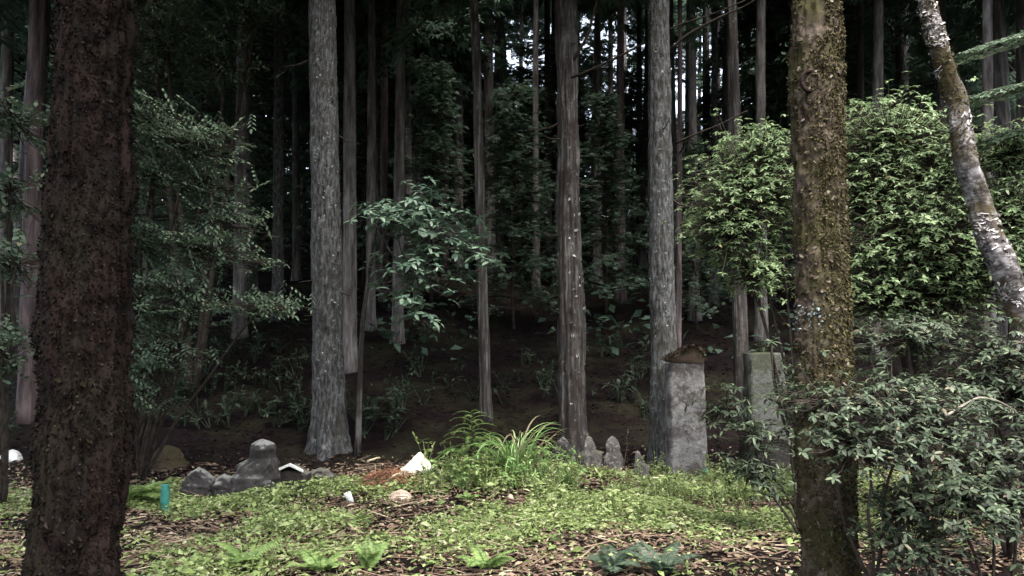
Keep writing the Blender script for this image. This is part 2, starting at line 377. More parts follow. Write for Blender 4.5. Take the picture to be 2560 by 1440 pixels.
# ------------------------------------------------------------------ crowns (shared meshes)
def crown_mesh(seed, H, rad, nbr, low=0.0, mat='crown', per=9, size=0.34):
    r = np.random.default_rng(seed); mb = MB()
    T = []; Rm = []; sc = []
    tw = MB()
    for k in range(nbr):
        z = H * (low + (1 - low) * r.random() ** 0.9); a = r.random() * 2 * math.pi
        L = rad * (1.05 - 0.85 * (z / H)) * r.uniform(0.65, 1.1) + 0.25
        dr = np.array([math.cos(a), math.sin(a), 0])
        up = r.uniform(-0.25, 0.12)
        tip = np.array([0, 0, z]) + dr * L + np.array([0, 0, up * L])
        pts = curve((0, 0, z), tip, 0.08 * L, 4)
        tube(tw, pts, [0.028, 0.02, 0.014, 0.006], 3, False)
        n = int(per * (0.6 + L / rad))
        for s in r.uniform(0.18, 1.0, n):
            p = np.array([0, 0, z]) + dr * L * s + np.array([0, 0, up * L * s + 0.32 * L * s * (1 - s)])
            p = p + r.normal(0, 0.10, 3)
            f = nrm(dr * r.uniform(0.2, 1) + np.cross(dr, [0, 0, 1]) * r.uniform(-1, 1) + np.array([0, 0, r.uniform(-0.5, 0.15)]))
            T.append(p); Rm.append(basis(f, [r.normal(0, .3), r.normal(0, .3), 1])); sc.append(size * r.uniform(0.6, 1.35))
    # a ragged spray: five narrow lobes
    V = []; Tr = []
    for q, (an, ln) in enumerate(((-1.0, .6), (-.5, .85), (0, 1.0), (.5, .85), (1.0, .6))):
        d = np.array([math.sin(an), math.cos(an), 0]); s = np.array([d[1], -d[0], 0])
        b = len(V)
        V += [tuple(d * 0.08), tuple(d * ln * 0.5 + s * 0.105), tuple(d * ln + np.array([0, 0, -.12])), tuple(d * ln * 0.5 - s * 0.105)]
        Tr += [(b, b + 1, b + 3), (b + 1, b + 2, b + 3)]
    batch(mb, (np.array(V), Tr, []), T, Rm, np.array(sc))
    return mb.mesh('crown', M[mat], False), tw.mesh('limbs', M['twig'], False)
CROWN = [crown_mesh(100 + k, 11, 3.1, 210, 0.0, 'crown', 24, 0.33) for k in range(3)]
YOUNG = [crown_mesh(200 + k, 7, 1.6, 120, 0.08, 'under', 20, 0.17) for k in range(3)]

# ------------------------------------------------------------------ trees
def trunk_path(pts, n):
    pts = np.asarray(pts, float); s = np.r_[0, np.cumsum(np.linalg.norm(np.diff(pts, axis=0), axis=1))]
    u = np.linspace(0, s[-1], n)
    p = np.stack([np.interp(u, s, pts[:, k]) for k in range(3)], -1)
    for _ in range(min(int(n * 0.04) + 1, 9)):
        p[1:-1] = (p[:-2] + 2 * p[1:-1] + p[2:]) / 4
    return p, u
def make_trunk(root, pts, r0, r1, mat, seed, na=20, step=0.12, flare=0.35, rough=0.05, ridges=0.0, name='trunk', hi=None, plates=None):
    """tapered trunk with a root flare and uneven, ridged bark; returns path, radii for attaching things"""
    L = np.sum(np.linalg.norm(np.diff(np.asarray(pts), axis=0), axis=1))
    n = max(int(L / step), 8)
    p, u = trunk_path(pts, n)
    if hi:                                   # fine rings only where the photograph looks closely
        fine = np.arange(0, hi, step * 0.4); u2 = np.r_[fine, u[u > hi]]
        p = np.stack([np.interp(u2, u, p[:, k]) for k in range(3)], -1); u = u2; n = len(u)
    rad = r0 + (r1 - r0) * (u / L)
    a = np.linspace(0, 1, na, endpoint=False)
    UU, VV = np.meshgrid(a, u); RR = rad[:, None]
    disp = RR * rough * 2 * noise2(UU, VV, 5, 1.6, seed) + RR * rough * 1.6 * noise2(UU, VV, 11, 5.0, seed + 1) + RR * rough * 1.2 * noise2(UU, VV, 24, 14.0, seed + 2)
    if ridges: disp = disp + RR * ridges * 2 * noise2(UU, VV, na // 2, 1.1, seed + 3)
    if plates:                               # bark broken into plates with cracks between them
        disp = disp + RR * plates[0] * np.clip((noise2(UU, VV, plates[1], plates[2], seed + 5) + 0.6 * noise2(UU, VV, plates[1] * 2, plates[2] * 2, seed + 6)) * 3, -.5, .35)
    fl = np.exp(-np.clip(u, 0, None) / 0.35)[:, None] * flare
    disp = disp + RR * fl * (1 + 0.9 * np.cos(UU * 2 * math.pi * 5 + seed))
    mb = MB(); v = tube(mb, p, rad, na, True, disp)
    o = mb.build(name, M[mat], root)
    return p, rad, v
def stubs(root, p, rad, n, seed, lo=1.5, hi=8.0, ln=(0.15, 0.7), mat='twig'):
    """dead lower branches, each its own part"""
    r = np.random.default_rng(seed)
    for k in range(n):
        z = r.uniform(lo, hi)
        q = int(np.argmin(np.abs(p[:, 2] - p[0, 2] - z))); a = r.random() * 6.28; L = r.uniform(*ln)
        d = np.array([math.cos(a), math.sin(a), r.uniform(-0.35, 0.35)])
        b = MB(); s = p[q] + d * rad[q] * 0.7
        pts = curve(s, s + d * L, -0.06 * L, 5, 0.02 * L, r)
        tube(b, pts, np.linspace(0.016, 0.004, 5) * (0.6 + L), 4)
        b.build('branch', M[mat], root, False)
NTREE = [0]
def tree(name, label, d, xt, xb, wpx, mat='bark_far', H=19.0, crown=(8.5, 1.0), group='conifers of the dark forest', mid=None, na=14, nstub=3, flare=0.3, rough=0.05, ridges=0.0, taper=0.55, step=0.25, hi=None, plates=None):
    """conifer standing at depth d, its column running from photograph column xb at the foot to xt at the top edge"""
    NTREE[0] += 1; seed = 1000 + NTREE[0] * 13
    b = on(xb, d); t = P(xt, 0, d)
    # the column at the foot is measured at the height of the foot itself
    for _ in range(4):
        py = 720 - F * math.tan(math.atan2(b[2] - CAMZ, d) - PITCH)
        q = P(xb, py, d); b = np.array([q[0], d, float(ground(q[0], d))])
    b[2] -= 0.12
    dirv = (t - b) / max(t[2] - b[2], 1.0)
    r0 = 0.5 * wpx * d / F * 1.06
    top = b + dirv * H
    root = thing(name, label, 'tree', b, group)
    pts = [b, b + dirv * H * 0.33 + R.normal(0, 0.03, 3) * [1, 1, 0], b + dirv * H * 0.66 + R.normal(0, 0.06, 3) * [1, 1, 0], top]
    if mid is not None: pts.insert(1, P(mid[0], mid[1], d))
    p, rad, v = make_trunk(root, pts, r0, r0 * taper * 0.5, mat, seed, na, step, flare, rough, ridges, 'trunk', hi, plates)
    cm, tm = CROWN[NTREE[0] % 3]
    cz, cs = crown
    for nm, me in (('crown', cm), ('limbs', tm)):
        o = link(nm, me, root); o.location = tuple(dirv * cz * np.array([1, 1, 1])); o.scale = (cs, cs, (H - cz + 0.6) / 11.0)
        o.rotation_euler = (0, 0, seed % 7)
        if nm == 'crown': o['kind'] = 'stuff'
    if nstub: stubs(root, p, rad, nstub, seed)
    return root, p, rad, v, b
def tufts(root, v, na, name, mat, n, size, seed, zlo, zhi, proto=SMALL, keep=None, out=0.9, stuff=True):
    """small flakes or moss tufts sitting all over a trunk surface v (rings x around)"""
    r = np.random.default_rng(seed)
    m = v.shape[0]; zc = v[:, :, 2].mean(1)
    rows = np.where((zc >= zlo) & (zc <= zhi))[0]
    i = rows[r.integers(0, len(rows), n)]; j = r.integers(0, na, n)
    ctr = v.mean(1)
    # spread between rows and columns
    i2 = np.clip(i + 1, 0, m - 1); j2 = (j + 1) % na; a = r.random((n, 1)); b = r.random((n, 1))
    p = (v[i, j] * (1 - a) + v[i2, j] * a) * (1 - b) + (v[i, j2] * (1 - a) + v[i2, j2] * a) * b
    nr = nrm(p - ctr[i])
    if keep is not None:
        k = keep(p, nr, r); p = p[k]; nr = nr[k]
    n = len(p)
    if n == 0: return
    side = np.cross(nr, [0, 0, 1.0])
    f = nrm(nr * out * r.uniform(0.2, 1, (n, 1)) + side * r.uniform(-0.6, 0.6, (n, 1)) + np.array([0, 0, 1.0]) * r.uniform(-1.0, 0.35, (n, 1)))
    Rm = basis(f, nr + r.normal(0, 0.25, (n, 3)))
    mb = MB(); batch(mb, proto, p - nr * size * 0.15, Rm, size * r.uniform(0.5, 1.4, n))
    return mb.build(name, M[mat], root, False, 'stuff')
FLAKE = (np.array([(-.75, 0, .0), (-.2, .1, .06), (.3, -.05, .05), (.8, .05, 0), (.95, .35, .10), (.45, .50, .16), (.15, .42, .12), (-.2, .60, .17), (-.6, .40, .12), (-.95, .45, .08)]),
         [(0, 1, 8), (0, 8, 9), (1, 6, 7), (1, 7, 8), (1, 2, 6), (2, 5, 6), (2, 3, 5), (3, 4, 5)], [])
PLATE = (FLAKE[0] * [0.62, 1.25, 1.6], FLAKE[1], [])
LONG = (np.array([(-.18, 0, 0), (.2, .05, 0), (.3, .45, .07), (.12, .9, .05), (-.1, 1.0, .06), (-.26, .5, .07)]), [(0, 1, 2), (0, 2, 3), (0, 3, 4), (0, 4, 5)], [])
# --- the near dark trunk on the left
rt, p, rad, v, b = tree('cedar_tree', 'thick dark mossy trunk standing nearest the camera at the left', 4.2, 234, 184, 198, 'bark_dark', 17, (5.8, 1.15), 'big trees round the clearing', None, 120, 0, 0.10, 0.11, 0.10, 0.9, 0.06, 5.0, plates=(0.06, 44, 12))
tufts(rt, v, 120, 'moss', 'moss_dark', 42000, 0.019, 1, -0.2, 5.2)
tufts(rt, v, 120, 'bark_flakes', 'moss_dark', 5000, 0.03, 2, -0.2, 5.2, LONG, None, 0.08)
# --- the big grey trunk left of centre
rt, p, rad, v, b = tree('cedar_tree', 'big pale grey straight trunk with lichen left of the sapling', 11.5, 803, 826, 76, 'bark_grey', 21, (7.9, 1.05), 'big trees round the clearing', None, 72, 9, 0.42, 0.05, 0.04, 0.85, 0.10, 8, plates=(0.03, 34, 14))
tufts(rt, v, 72, 'bark_flakes', 'flake_grey', 2600, 0.035, 3, 0.9, 8.0, LONG, lambda p, n, r: (n[:, 0] + r.normal(0, 0.5, len(p)) > -0.1) & (r.random(len(p)) < 0.75), 0.10)
tree('cedar_tree', 'grey-green trunk half hidden behind the big pale trunk', 15.0, 872, 874, 36, 'bark_far', 20, (8.5, 0.95), nstub=2)
# --- forked-looking trunk right of centre and its right neighbour
rtF, p, rad, v, b = tree('cedar_tree', 'stripped two-toned trunk in the middle with a long bare branch', 12.0, 1418, 1434, 59, 'bark_strip', 20, (8.0, 1.0), 'big trees round the clearing', None, 64, 8, 0.28, 0.09, 0.20, 0.85, 0.12, 8, plates=(0.07, 22, 2.5))
tufts(rtF, v, 64, 'bark_flakes', 'flake_grey', 700, 0.06, 4, 0.6, 5.0, LONG, lambda p, n, r: (n[:, 0] + r.normal(0, 0.3, len(p)) > 0.05), 0.05)
def bare_branch(root, pix, d0, d1, r0):
    n = len(pix); b = MB()
    pts = np.array([P(x, y, d0 + (d1 - d0) * k / (n - 1)) for k, (x, y) in enumerate(pix)])
    tube(b, trunk_path(pts, 14)[0], np.linspace(r0, r0 * 0.35, 14), 5)
    o = b.build('branch', M['twig'], root); return o
bare_branch(rtF, [(1420, 198), (1500, 165), (1580, 125), (1690, 62), (1790, 34), (1885, -10)], 11.9, 11.0, 0.024)
bare_branch(rtF, [(1432, 150), (1470, 90), (1490, 10), (1500, -40)], 11.9, 11.6, 0.03)
rtG, p, rad, v, b = tree('cedar_tree', 'straight grey trunk rising right behind the tall stone stele', 11.4, 1655, 1661, 63, 'bark_grey', 20, (8.0, 1.0), 'big trees round the clearing', None, 64, 9, 0.32, 0.05, 0.04, 0.9, 0.12, 8, plates=(0.03, 32, 10))
tufts(rtG, v, 64, 'bark_flakes', 'flake_grey', 900, 0.04, 5, 0.4, 7.0, LONG, None, 0.06)
bare_branch(rtG, [(1672, 128), (1720, 85), (1800, 42), (1860, 18), (1910, -14)], 11.4, 10.6, 0.026)
bare_branch(rtG, [(1685, 360), (1740, 335), (1800, 312), (1868, 276)], 11.4, 10.8, 0.02)
# --- the mossy trunk right of centre
rtM, p, rad, v, b = tree('cedar_tree', 'mossy brown trunk with flaking bark right of the stone steles', 5.3, 2030, 2074, 132, 'bark_moss', 18, (9, 0.55), 'big trees round the clearing', (2050, 560), 120, 0, 0.10, 0.09, 0.05, 0.9, 0.05, 5.5, plates=(0.07, 40, 26))
def keepM(p, n, r):
    zz = p[:, 2]; bare = (np.abs(zz - 3.95) < 0.28) & (n[:, 0] < 0.05) & (n[:, 0] > -0.75)
    return ~bare
tufts(rtM, v, 120, 'bark_flakes', 'flake', 2400, 0.026, 6, -0.6, 5.0, PLATE, keepM, 0.18)
tufts(rtM, v, 120, 'moss', 'moss', 60000, 0.022, 7, -0.6, 5.0, SMALL, lambda p, n, r: (n[:, 0] + 0.9 * pnoise(p[:, 0] * 3 + p[:, 2], p[:, 2], 0.5) + r.normal(0, 0.4, len(p)) > -0.45) & keepM(p, n, r))
lc = P(2020, 775, 5.1)
tufts(rtM, v, 120, 'lichen', 'lichen', 5000, 0.024, 8, 1.0, 1.9, SMALL, lambda p, n, r: (np.hypot((p[:, 0] - lc[0]) / 0.10, (p[:, 2] - lc[2]) / 0.15) + r.normal(0, 0.35, len(p)) + 1.2 * pnoise(p[:, 0], p[:, 2], .06) < 0.7) & (n[:, 1] < 0.2))
kb = MB(); kp = P(2022, 205, 5.16); nq = 10                                   # dark knot with a raised lip
tube(kb, np.array([kp + 0.055 * np.array([math.cos(a), -0.25 + 0 * a, 1.25 * math.sin(a)]) for a in np.linspace(0, 2 * math.pi, 14)]), 0.014, 5, False)
kb.build('knot', M['bark_dark'], rtM)
# --- leaning pale tree at the right edge
d = 6.8; b = on(2640, d); root = thing('leaning_tree', 'pale lichened trunk leaning across the right edge above the shrubs', 'tree', b, 'big trees round the clearing')
pts = [b, P(2595, 900, d), P(2540, 740, d), P(2512, 670, d - .05), P(2470, 585, d), P(2452, 500, d + .05), P(2418, 420, d), P(2402, 330, d), P(2392, 255, d + .06), P(2362, 180, d), P(2348, 110, d - .04), P(2322, 40, d), P(2310, -60, d), P(2330, -500, d), P(2350, -1100, d)]
p, rad, v = make_trunk(root, pts, 0.13, 0.025, 'bark_pale', 77, 48, 0.045, 0.25, 0.13, 0.0)
tufts(root, v, 44, 'bark_flakes', 'flake_pale', 3000, 0.03, 9, 1.2, 5.2, FLAKE, lambda p, n, r: (pnoise(p[:, 2] * 2, p[:, 0] * 2, 0.35) > 0.0) & (n[:, 0] < .5), 0.4)
tufts(root, v, 44, 'moss', 'moss', 2600, 0.026, 10, 3.3, 4.9, SMALL, lambda p, n, r: r.random(len(p)) < 0.5)
for nm, me in zip(('crown', 'limbs'), CROWN[1]):
    o = link(nm, me, root); q = pts[-1] - b; o.location = tuple(q - [0, 0, 1.0]); o.scale = (0.18, 0.18, 0.25)
    if nm == 'crown': o['kind'] = 'stuff'

# --- the forest behind: (label, d, x_top, x_foot, width px, bark, crown start)
FOREST = [
    ('reddish trunk seen left of the nearest dark trunk', 12.5, 88, 70, 46, 'bark_red', 8.0),
    ('thin trunk in the foliage just right of the nearest dark trunk', 19, 432, 436, 14, 'bark_far', 9),
    ('dim trunk behind the drooping leaves at upper left', 17.5, 606, 598, 32, 'bark_far', 9),
    ('lone grey trunk in the black gap left of the big pale trunk', 19, 696, 694, 28, 'bark_grey', 8.6),
    ('dark trunk close behind the left shoulder of the big pale trunk', 24, 738, 742, 20, 'bark_far', 9),
    ('left trunk of the dark row of three right of the big pale trunk', 18, 928, 926, 24, 'bark_far', 9),
    ('middle trunk of the dark row of three right of the big pale trunk', 21, 962, 960, 22, 'bark_red', 9.5),
    ('right trunk of the dark row of three right of the big pale trunk', 17, 1000, 994, 28, 'bark_far', 9.5),
    ('slender crooked trunk standing behind the grass clump', 13.0, 1180, 1216, 27, 'bark_strip', 8.5),
    ('thin dark trunk close to the right side of the stele trunk', 14, 1690, 1694, 15, 'bark_red', 8.8),
    ('slim trunk left of the pair above the bright shrub', 20, 1732, 1736, 26, 'bark_far', 10.5),
    ('pale slim trunk above the bright shrub', 22, 1786, 1784, 20, 'bark_grey', 11),
    ('dark trunk running down behind the ivy-clad second stele', 13.2, 1826, 1857, 37, 'bark_strip', 8.8),
    ('dark trunk left of the mossy trunk high up', 18, 1900, 1903, 30, 'bark_far', 10),
    ('thin trunk just right of the mossy trunk', 20, 2148, 2150, 20, 'bark_red', 10),
    ('dim trunk between the mossy trunk and the leaning tree, left one', 17, 2196, 2196, 30, 'bark_far', 9.5),
    ('dim trunk between the mossy trunk and the leaning tree, right one', 21, 2246, 2246, 24, 'bark_red', 10),
    ('trunk rising behind the leaning pale tree', 18, 2350, 2352, 26, 'bark_far', 9),
    ('dark trunk right of the leaning pale tree', 15, 2470, 2474, 30, 'bark_far', 8.8),
    ('far slim trunk seen over the sapling, left', 27, 1062, 1062, 18, 'bark_far', 11),
    ('far slim trunk seen over the sapling, right', 24, 1112, 1114, 18, 'bark_red', 11),
    ('far trunk just right of the slender crooked trunk', 26, 1250, 1250, 20, 'bark_far', 12),
    ('far trunk left of the stripped two-toned trunk', 23, 1340, 1342, 18, 'bark_far', 11.5),
    ('first far trunk right of the stripped two-toned trunk', 24, 1494, 1494, 22, 'bark_far', 11),
    ('second far trunk right of the stripped two-toned trunk', 22, 1550, 1552, 24, 'bark_red', 10.5),
    ('third far trunk right of the stripped two-toned trunk', 27, 1598, 1598, 18, 'bark_far', 12),
    ('dim trunk in the dark foliage at far upper left', 21, 512, 514, 22, 'bark_far', 9),
    ('faint trunk behind the left leaves near the nearest trunk', 16, 374, 372, 24, 'bark_far', 8.5),
    ('dark trunk at the left picture edge', 15, 18, 8, 34, 'bark_far', 8.2),
    ('faint trunk at the right picture edge', 17, 2550, 2554, 30, 'bark_far', 8.8)]
for lb, d, xt, xb, wd, bk, cz in FOREST:
    tree('conifer_tree', lb, d, xt, xb, wd, bk, 20, (cz, 0.95), nstub=2 if d < 20 else 0, na=18, rough=0.07)
# far ridge: thin trunks, the light between them
rr = np.random.default_rng(77)
ridge_x = np.linspace(-80, 2640, 104) + rr.normal(0, 14, 104)
ANCH = [(-900, 'left picture edge'), (232, 'nearest dark trunk'), (803, 'big pale grey trunk'), (1180, 'slender crooked trunk'), (1418, 'stripped two-toned trunk'), (1655, 'trunk behind the stele'), (2028, 'mossy trunk'), (2345, 'leaning pale tree'), (4000, 'right picture edge')]
_t = ['first', 'second', 'third', 'fourth', 'fifth', 'sixth', 'seventh', 'eighth', 'ninth']
ORD = _t + ['tenth', 'eleventh', 'twelfth', 'thirteenth', 'fourteenth', 'fifteenth', 'sixteenth', 'seventeenth', 'eighteenth', 'nineteenth', 'twentieth'] + ['twenty-' + a for a in _t] + ['thirtieth'] + ['thirty-' + a for a in _t] + ['fortieth']
cnt = {}
for k, x in enumerate(np.sort(ridge_x)):
    d = rr.uniform(22, 50); q = [a for a in range(len(ANCH) - 1) if ANCH[a][0] <= x < ANCH[a + 1][0]][0]
    cnt[q] = cnt.get(q, 0) + 1
    lb = '%s thin far ridge trunk rightward from the %s' % (ORD[cnt[q] - 1], ANCH[q][1])
    tree('ridge_conifer', lb, d, x + rr.normal(0, 8), x, rr.uniform(.26, .40) * F / d, 'bark_far', 20, (rr.uniform(9.4, 13) if 1100 < x < 1960 else rr.uniform(5, 9), 0.9), 'thin far trees on the ridge', na=8, nstub=0, step=1.0)
# bushy young trees closing the ridge line
cnt = {}
for k, x in enumerate(np.sort(np.linspace(-60, 2620, 84) + rr.normal(0, 12, 84))):
    d = rr.uniform(30, 48) if k % 2 else rr.uniform(44, 58); b = on(x, d); s_ = rr.uniform(0.9, 1.35) if 1180 < x < 1960 else rr.uniform(1.0, 1.75)
    q = [a for a in range(len(ANCH) - 1) if ANCH[a][0] <= x < ANCH[a + 1][0]][0]; cnt[q] = cnt.get(q, 0) + 1
    root = thing('ridge_sapling', '%s bushy far conifer on the ridge rightward from the %s' % (ORD[cnt[q] - 1], ANCH[q][1]), 'tree', b, 'bushy far conifers on the ridge')
    mbt = MB(); tube(mbt, curve(b - [0, 0, .1], b + [0, 0, 7 * s_], 0, 6, 0.03), np.linspace(0.06, 0.01, 6) * s_, 5); mbt.build('trunk', M['twig'], root)
    for nm, me in zip(('crown', 'limbs'), YOUNG[k % 3]):
        o = link(nm, me, root); o.scale = (s_ * 1.5, s_ * 1.5, s_); o.rotation_euler = (0, 0, k * 1.3)
        if nm == 'crown': o['kind'] = 'stuff'
# conifers added on both sides and behind the path to shade the clearing
side = [(-8.2, 6.0), (-8.5, 10.5), (-9.0, 1.0), (-9.5, -4.5), (-4.0, -9.5), (3.0, -11.0), (10.5, -8.0), (12.0, -1.0), (11.5, 10.5), (13.0, 4.5), (-12.5, 12.5), (13.5, 14.0), (-9.5, 15.5), (10.5, 17)]
for k, (x, y) in enumerate(side):
    b = np.array([x, y, float(ground(x, y)) - 0.1])
    sd = 'left' if x < -3 else ('right' if x > 5 else 'near')
    root = thing('conifer_tree', {'left': 'conifer added to shade the clearing from the left', 'right': 'conifer added to shade the clearing from the right', 'near': 'conifer added behind the path to shade the clearing'}[sd], 'tree', b, 'conifers added for shade, ' + sd)
    make_trunk(root, [b, b + [0.1, 0, 7], b + [0, 0.1, 19]], 0.24, 0.06, 'bark_far', 500 + k, 12, 0.6)
    for nm, me in zip(('crown', 'limbs'), CROWN[k % 3]):
        o = link(nm, me, root); o.location = (0, 0, 7.5); o.scale = (1.15, 1.15, 1.1); o.rotation_euler = (0, 0, k)
        if nm == 'crown': o['kind'] = 'stuff'

# young conifers filling the space between the trunks
YL = [(360, 15, 1.0, 'young conifer in the gloom right of the nearest dark trunk'), (480, 19, 1.2, 'young conifer filling the dark at upper left'), (560, 24, 1.4, 'far young conifer at upper left behind the drooping leaves'),
      (655, 27, 1.4, 'far young conifer left of the big pale trunk'), (905, 23, 1.3, 'young conifer behind the dark row of three trunks'), (1075, 20, 1.05, 'young conifer above the broadleaf sapling'),
      (1135, 26, 1.4, 'far young conifer left of the slender crooked trunk'), (1285, 19, 1.0, 'young conifer right of the slender crooked trunk'), (1320, 25, 1.3, 'far young conifer left of the stripped trunk'),
      (1520, 20, 0.95, 'young conifer right of the stripped trunk'), (1590, 26, 1.15, 'far young conifer left of the stele trunk'), (1745, 19, 0.75, 'low young conifer behind the bright shrub'),
      (1960, 23, 0.9, 'young conifer hidden behind the mossy trunk'), (2130, 21, 1.1, 'young conifer behind the mossy trunk on its right'), (2270, 25, 1.4, 'far young conifer above the right shrub'),
      (2420, 20, 1.3, 'young conifer behind the leaning pale tree'), (2530, 24, 1.5, 'far young conifer at upper right'), (30, 18, 1.2, 'young conifer at the left picture edge'), (150, 22, 1.4, 'young conifer behind the nearest dark trunk'), (820, 30, 1.5, 'far young conifer behind the big pale trunk'), (1420, 30, 1.3, 'far young conifer behind the stripped trunk'), (1000, 31, 1.5, 'farthest young conifer over the sapling')]
for k, (x, d, s, lb) in enumerate(YL):
    if 1000 < x < 1960: s *= 0.85
    b = on(x, d); root = thing('young_conifer', lb, 'tree', b, 'young conifers under the tall trees')
    mbt = MB(); tube(mbt, curve(b - [0, 0, .1], b + [0, 0, 7 * s], 0, 8, 0.03), np.linspace(0.05, 0.01, 8) * s, 7); mbt.build('trunk', M['twig'], root)
    for nm, me in zip(('crown', 'limbs'), YOUNG[k % 3]):
        o = link(nm, me, root); o.scale = (s, s, s); o.rotation_euler = (0, 0, k * 1.3)
        if nm == 'crown': o['kind'] = 'stuff'

# ------------------------------------------------------------------ shrubs and saplings
LEAFMESH = {}
def leaf_mesh(proto_name, mat):
    key = (proto_name, mat)
    if key not in LEAFMESH:
        mb = MB(); V, T, Q = {'LEAF': LEAF, 'LEAF_N': LEAF_N, 'LEAF_W': LEAF_W}[proto_name]
        mb.add(V, T, Q); LEAFMESH[key] = mb.mesh('leaf', M[mat], True)
    return LEAFMESH[key]
def sprig(c, dirv, kind, L, r, k=6):
    """leaf transforms of one sprig: (positions, forward dirs, up dirs, scales)"""
    T = []; Fd = []; Up = []; Sc = []
    if kind == 'whorl':
        a0 = r.random() * 6.28; ax = nrm(np.array([dirv[0] * .5, dirv[1] * .5, 1.0]) + r.normal(0, .15, 3))
        e1 = nrm(np.cross(ax, [0.3, 1, 0.1])); e2 = np.cross(ax, e1)
        for q in range(k):
            a = a0 + q * 2 * math.pi / k + r.normal(0, .35)
            f = nrm(e1 * math.cos(a) + e2 * math.sin(a) + ax * r.uniform(-0.45, 0.4))
            T.append(c + f * 0.06 * L); Fd.append(f); Up.append(ax); Sc.append(L * r.uniform(.5, 1.3))
    else:
        ln = L * k * 0.38; f0 = nrm(dirv); up = nrm(np.array([r.normal(0, .2), r.normal(0, .2), 1.0]))
        sd = nrm(np.cross(f0, up))
        for q in range(k):
            s = (q + 0.4) / k; sg = -1 if q % 2 else 1
            f = nrm(f0 * 0.75 + sd * sg * 0.8 + up * r.uniform(-.25, .1)) if q < k - 1 else f0
            T.append(c + f0 * ln * (s - 1) - up * 0.15 * ln * s * s); Fd.append(f); Up.append(up + r.normal(0, .15, 3)); Sc.append(L * r.uniform(.7, 1.15) * (1 - .25 * abs(s - .5)))
    return T, Fd, Up, Sc
def shrub(name, label, cat, base, blobs, L, kind='whorl', k=6, mat='leaf_bright', proto='LEAF', nobj=260, seed=1, stem_r=0.02, stem_mat='twig', group=None, bias=0.33, outdir=None, stem_pts=None, upbias=0.35, dens=1.0):
    """blobs: (cx, cy, d, rx, ry, rdepth_m, n_sprigs) - ellipsoids of foliage; each sprig has a real twig back to its limb"""
    r = np.random.default_rng(seed)
    root = thing(name, label, cat, base, group)
    st = MB(); T = []; Fd = []; Up = []; Sc = []
    base = np.asarray(base, float)
    for bi, (cx, cy, d, rx, ry, rd, n) in enumerate(blobs):
        n = int(n * dens)
        c = P(cx, cy, d); ax = np.array([rx * d / F, rd, ry * d / F])
        if stem_pts is not None and bi == 0: pts = np.array([base] + [P(*q) for q in stem_pts])
        else: pts = curve(base if stem_pts is None else P(*stem_pts[-1]), c, 0.12, 7, 0.05, r)
        tube(st, trunk_path(pts, 12)[0], np.linspace(stem_r, stem_r * 0.4, 12) if bi == 0 or stem_pts is None else np.linspace(stem_r * 0.35, stem_r * 0.1, 12), 6)
        nc = max(3, n // 9)                                          # foliage gathers on short boughs, with gaps between them
        uc = nrm(r.normal(0, 1, (nc, 3)) + np.array([0, -0.25, upbias])); rc = r.random((nc, 1)) ** bias * r.uniform(.75, 1.3, (nc, 1))
        pick = r.integers(0, nc, n); loose = 0.48 if kind == 'whorl' else 0.32
        q = c + uc[pick] * rc[pick] * ax + r.normal(0, 1, (n, 3)) * loose * np.array([1, 1, .7]) * np.minimum(ax, 0.55)
        u = nrm((q - c) / ax); rad_ = np.linalg.norm((q - c) / ax, axis=1, keepdims=True)
        for s in range(n):
            if q[s][2] < float(ground(q[s][0], q[s][1])) + 0.02: continue
            dv = nrm(u[s] * ax + np.array([0, 0, 0.1])) if outdir is None else nrm(np.array(outdir) + r.normal(0, .6, 3) * [1, 1, .6])
            a = sprig(q[s], dv, kind, L, r, k)
            T += a[0]; Fd += a[1]; Up += a[2]; Sc += a[3]
            # twig from a point further in
            inner = c + u[s] * rad_[s] * ax * r.uniform(0.1, 0.5)
            tube(st, curve(inner, q[s], -0.02, 3), np.array([0.30, 0.2, 0.1]) * min(stem_r, 0.02), 3, False)
    st.build('stem', M[stem_mat], root)
    T = np.array(T); Rm = basis(np.array(Fd), np.array(Up)); Sc = np.array(Sc)
    dist = np.linalg.norm(T - [0, 0, CAMZ], axis=1) - 0.0
    vis = dist - Sc * 3 + r.random(len(T)) * 0.5
    order = np.argsort(vis); near = order[:nobj]; rest = order[nobj:]
    me = leaf_mesh(proto, mat)
    for q in near:
        o = bpy.data.objects.new('leaf', me); COL.objects.link(o); o.parent = root
        m4 = Matrix(Rm[q].tolist()).to_4x4() @ Matrix.Scale(float(Sc[q]), 4)
        m4.translation = Vector((T[q] - base).tolist()); o.matrix_basis = m4
    if len(rest):
        mb = MB(); batch(mb, {'LEAF': LEAF, 'LEAF_N': LEAF_N, 'LEAF_W': LEAF_W}[proto], T[rest], Rm[rest], Sc[rest])
        mb.build('foliage', M[mat], root, True, 'stuff')
    return root

# the broadleaf sapling with whorled leaves in the middle
shrub('broadleaf_sapling', 'slender sapling with flat whorls of pale green leaves in the dark centre', 'sapling', on(896, 11.2),
      [(985, 540, 10.9, 95, 48, 0.6, 40), (1080, 575, 10.8, 90, 45, 0.6, 30), (1190, 620, 10.8, 45, 45, 0.4, 10), (1040, 690, 10.6, 100, 50, 0.5, 22), (1040, 790, 10.6, 75, 40, 0.4, 6), (1070, 480, 11, 50, 22, 0.3, 4), (1250, 665, 10.7, 10, 6, 0.1, 1)],
      0.12, 'whorl', 5, 'leaf_sap', 'LEAF', 300, 21, 0.05, 'bark_strip', None, 0.4, None, [(905, 800, 11.2), (928, 650, 11.1), (940, 560, 11.0)], 0.2, dens=3.4)
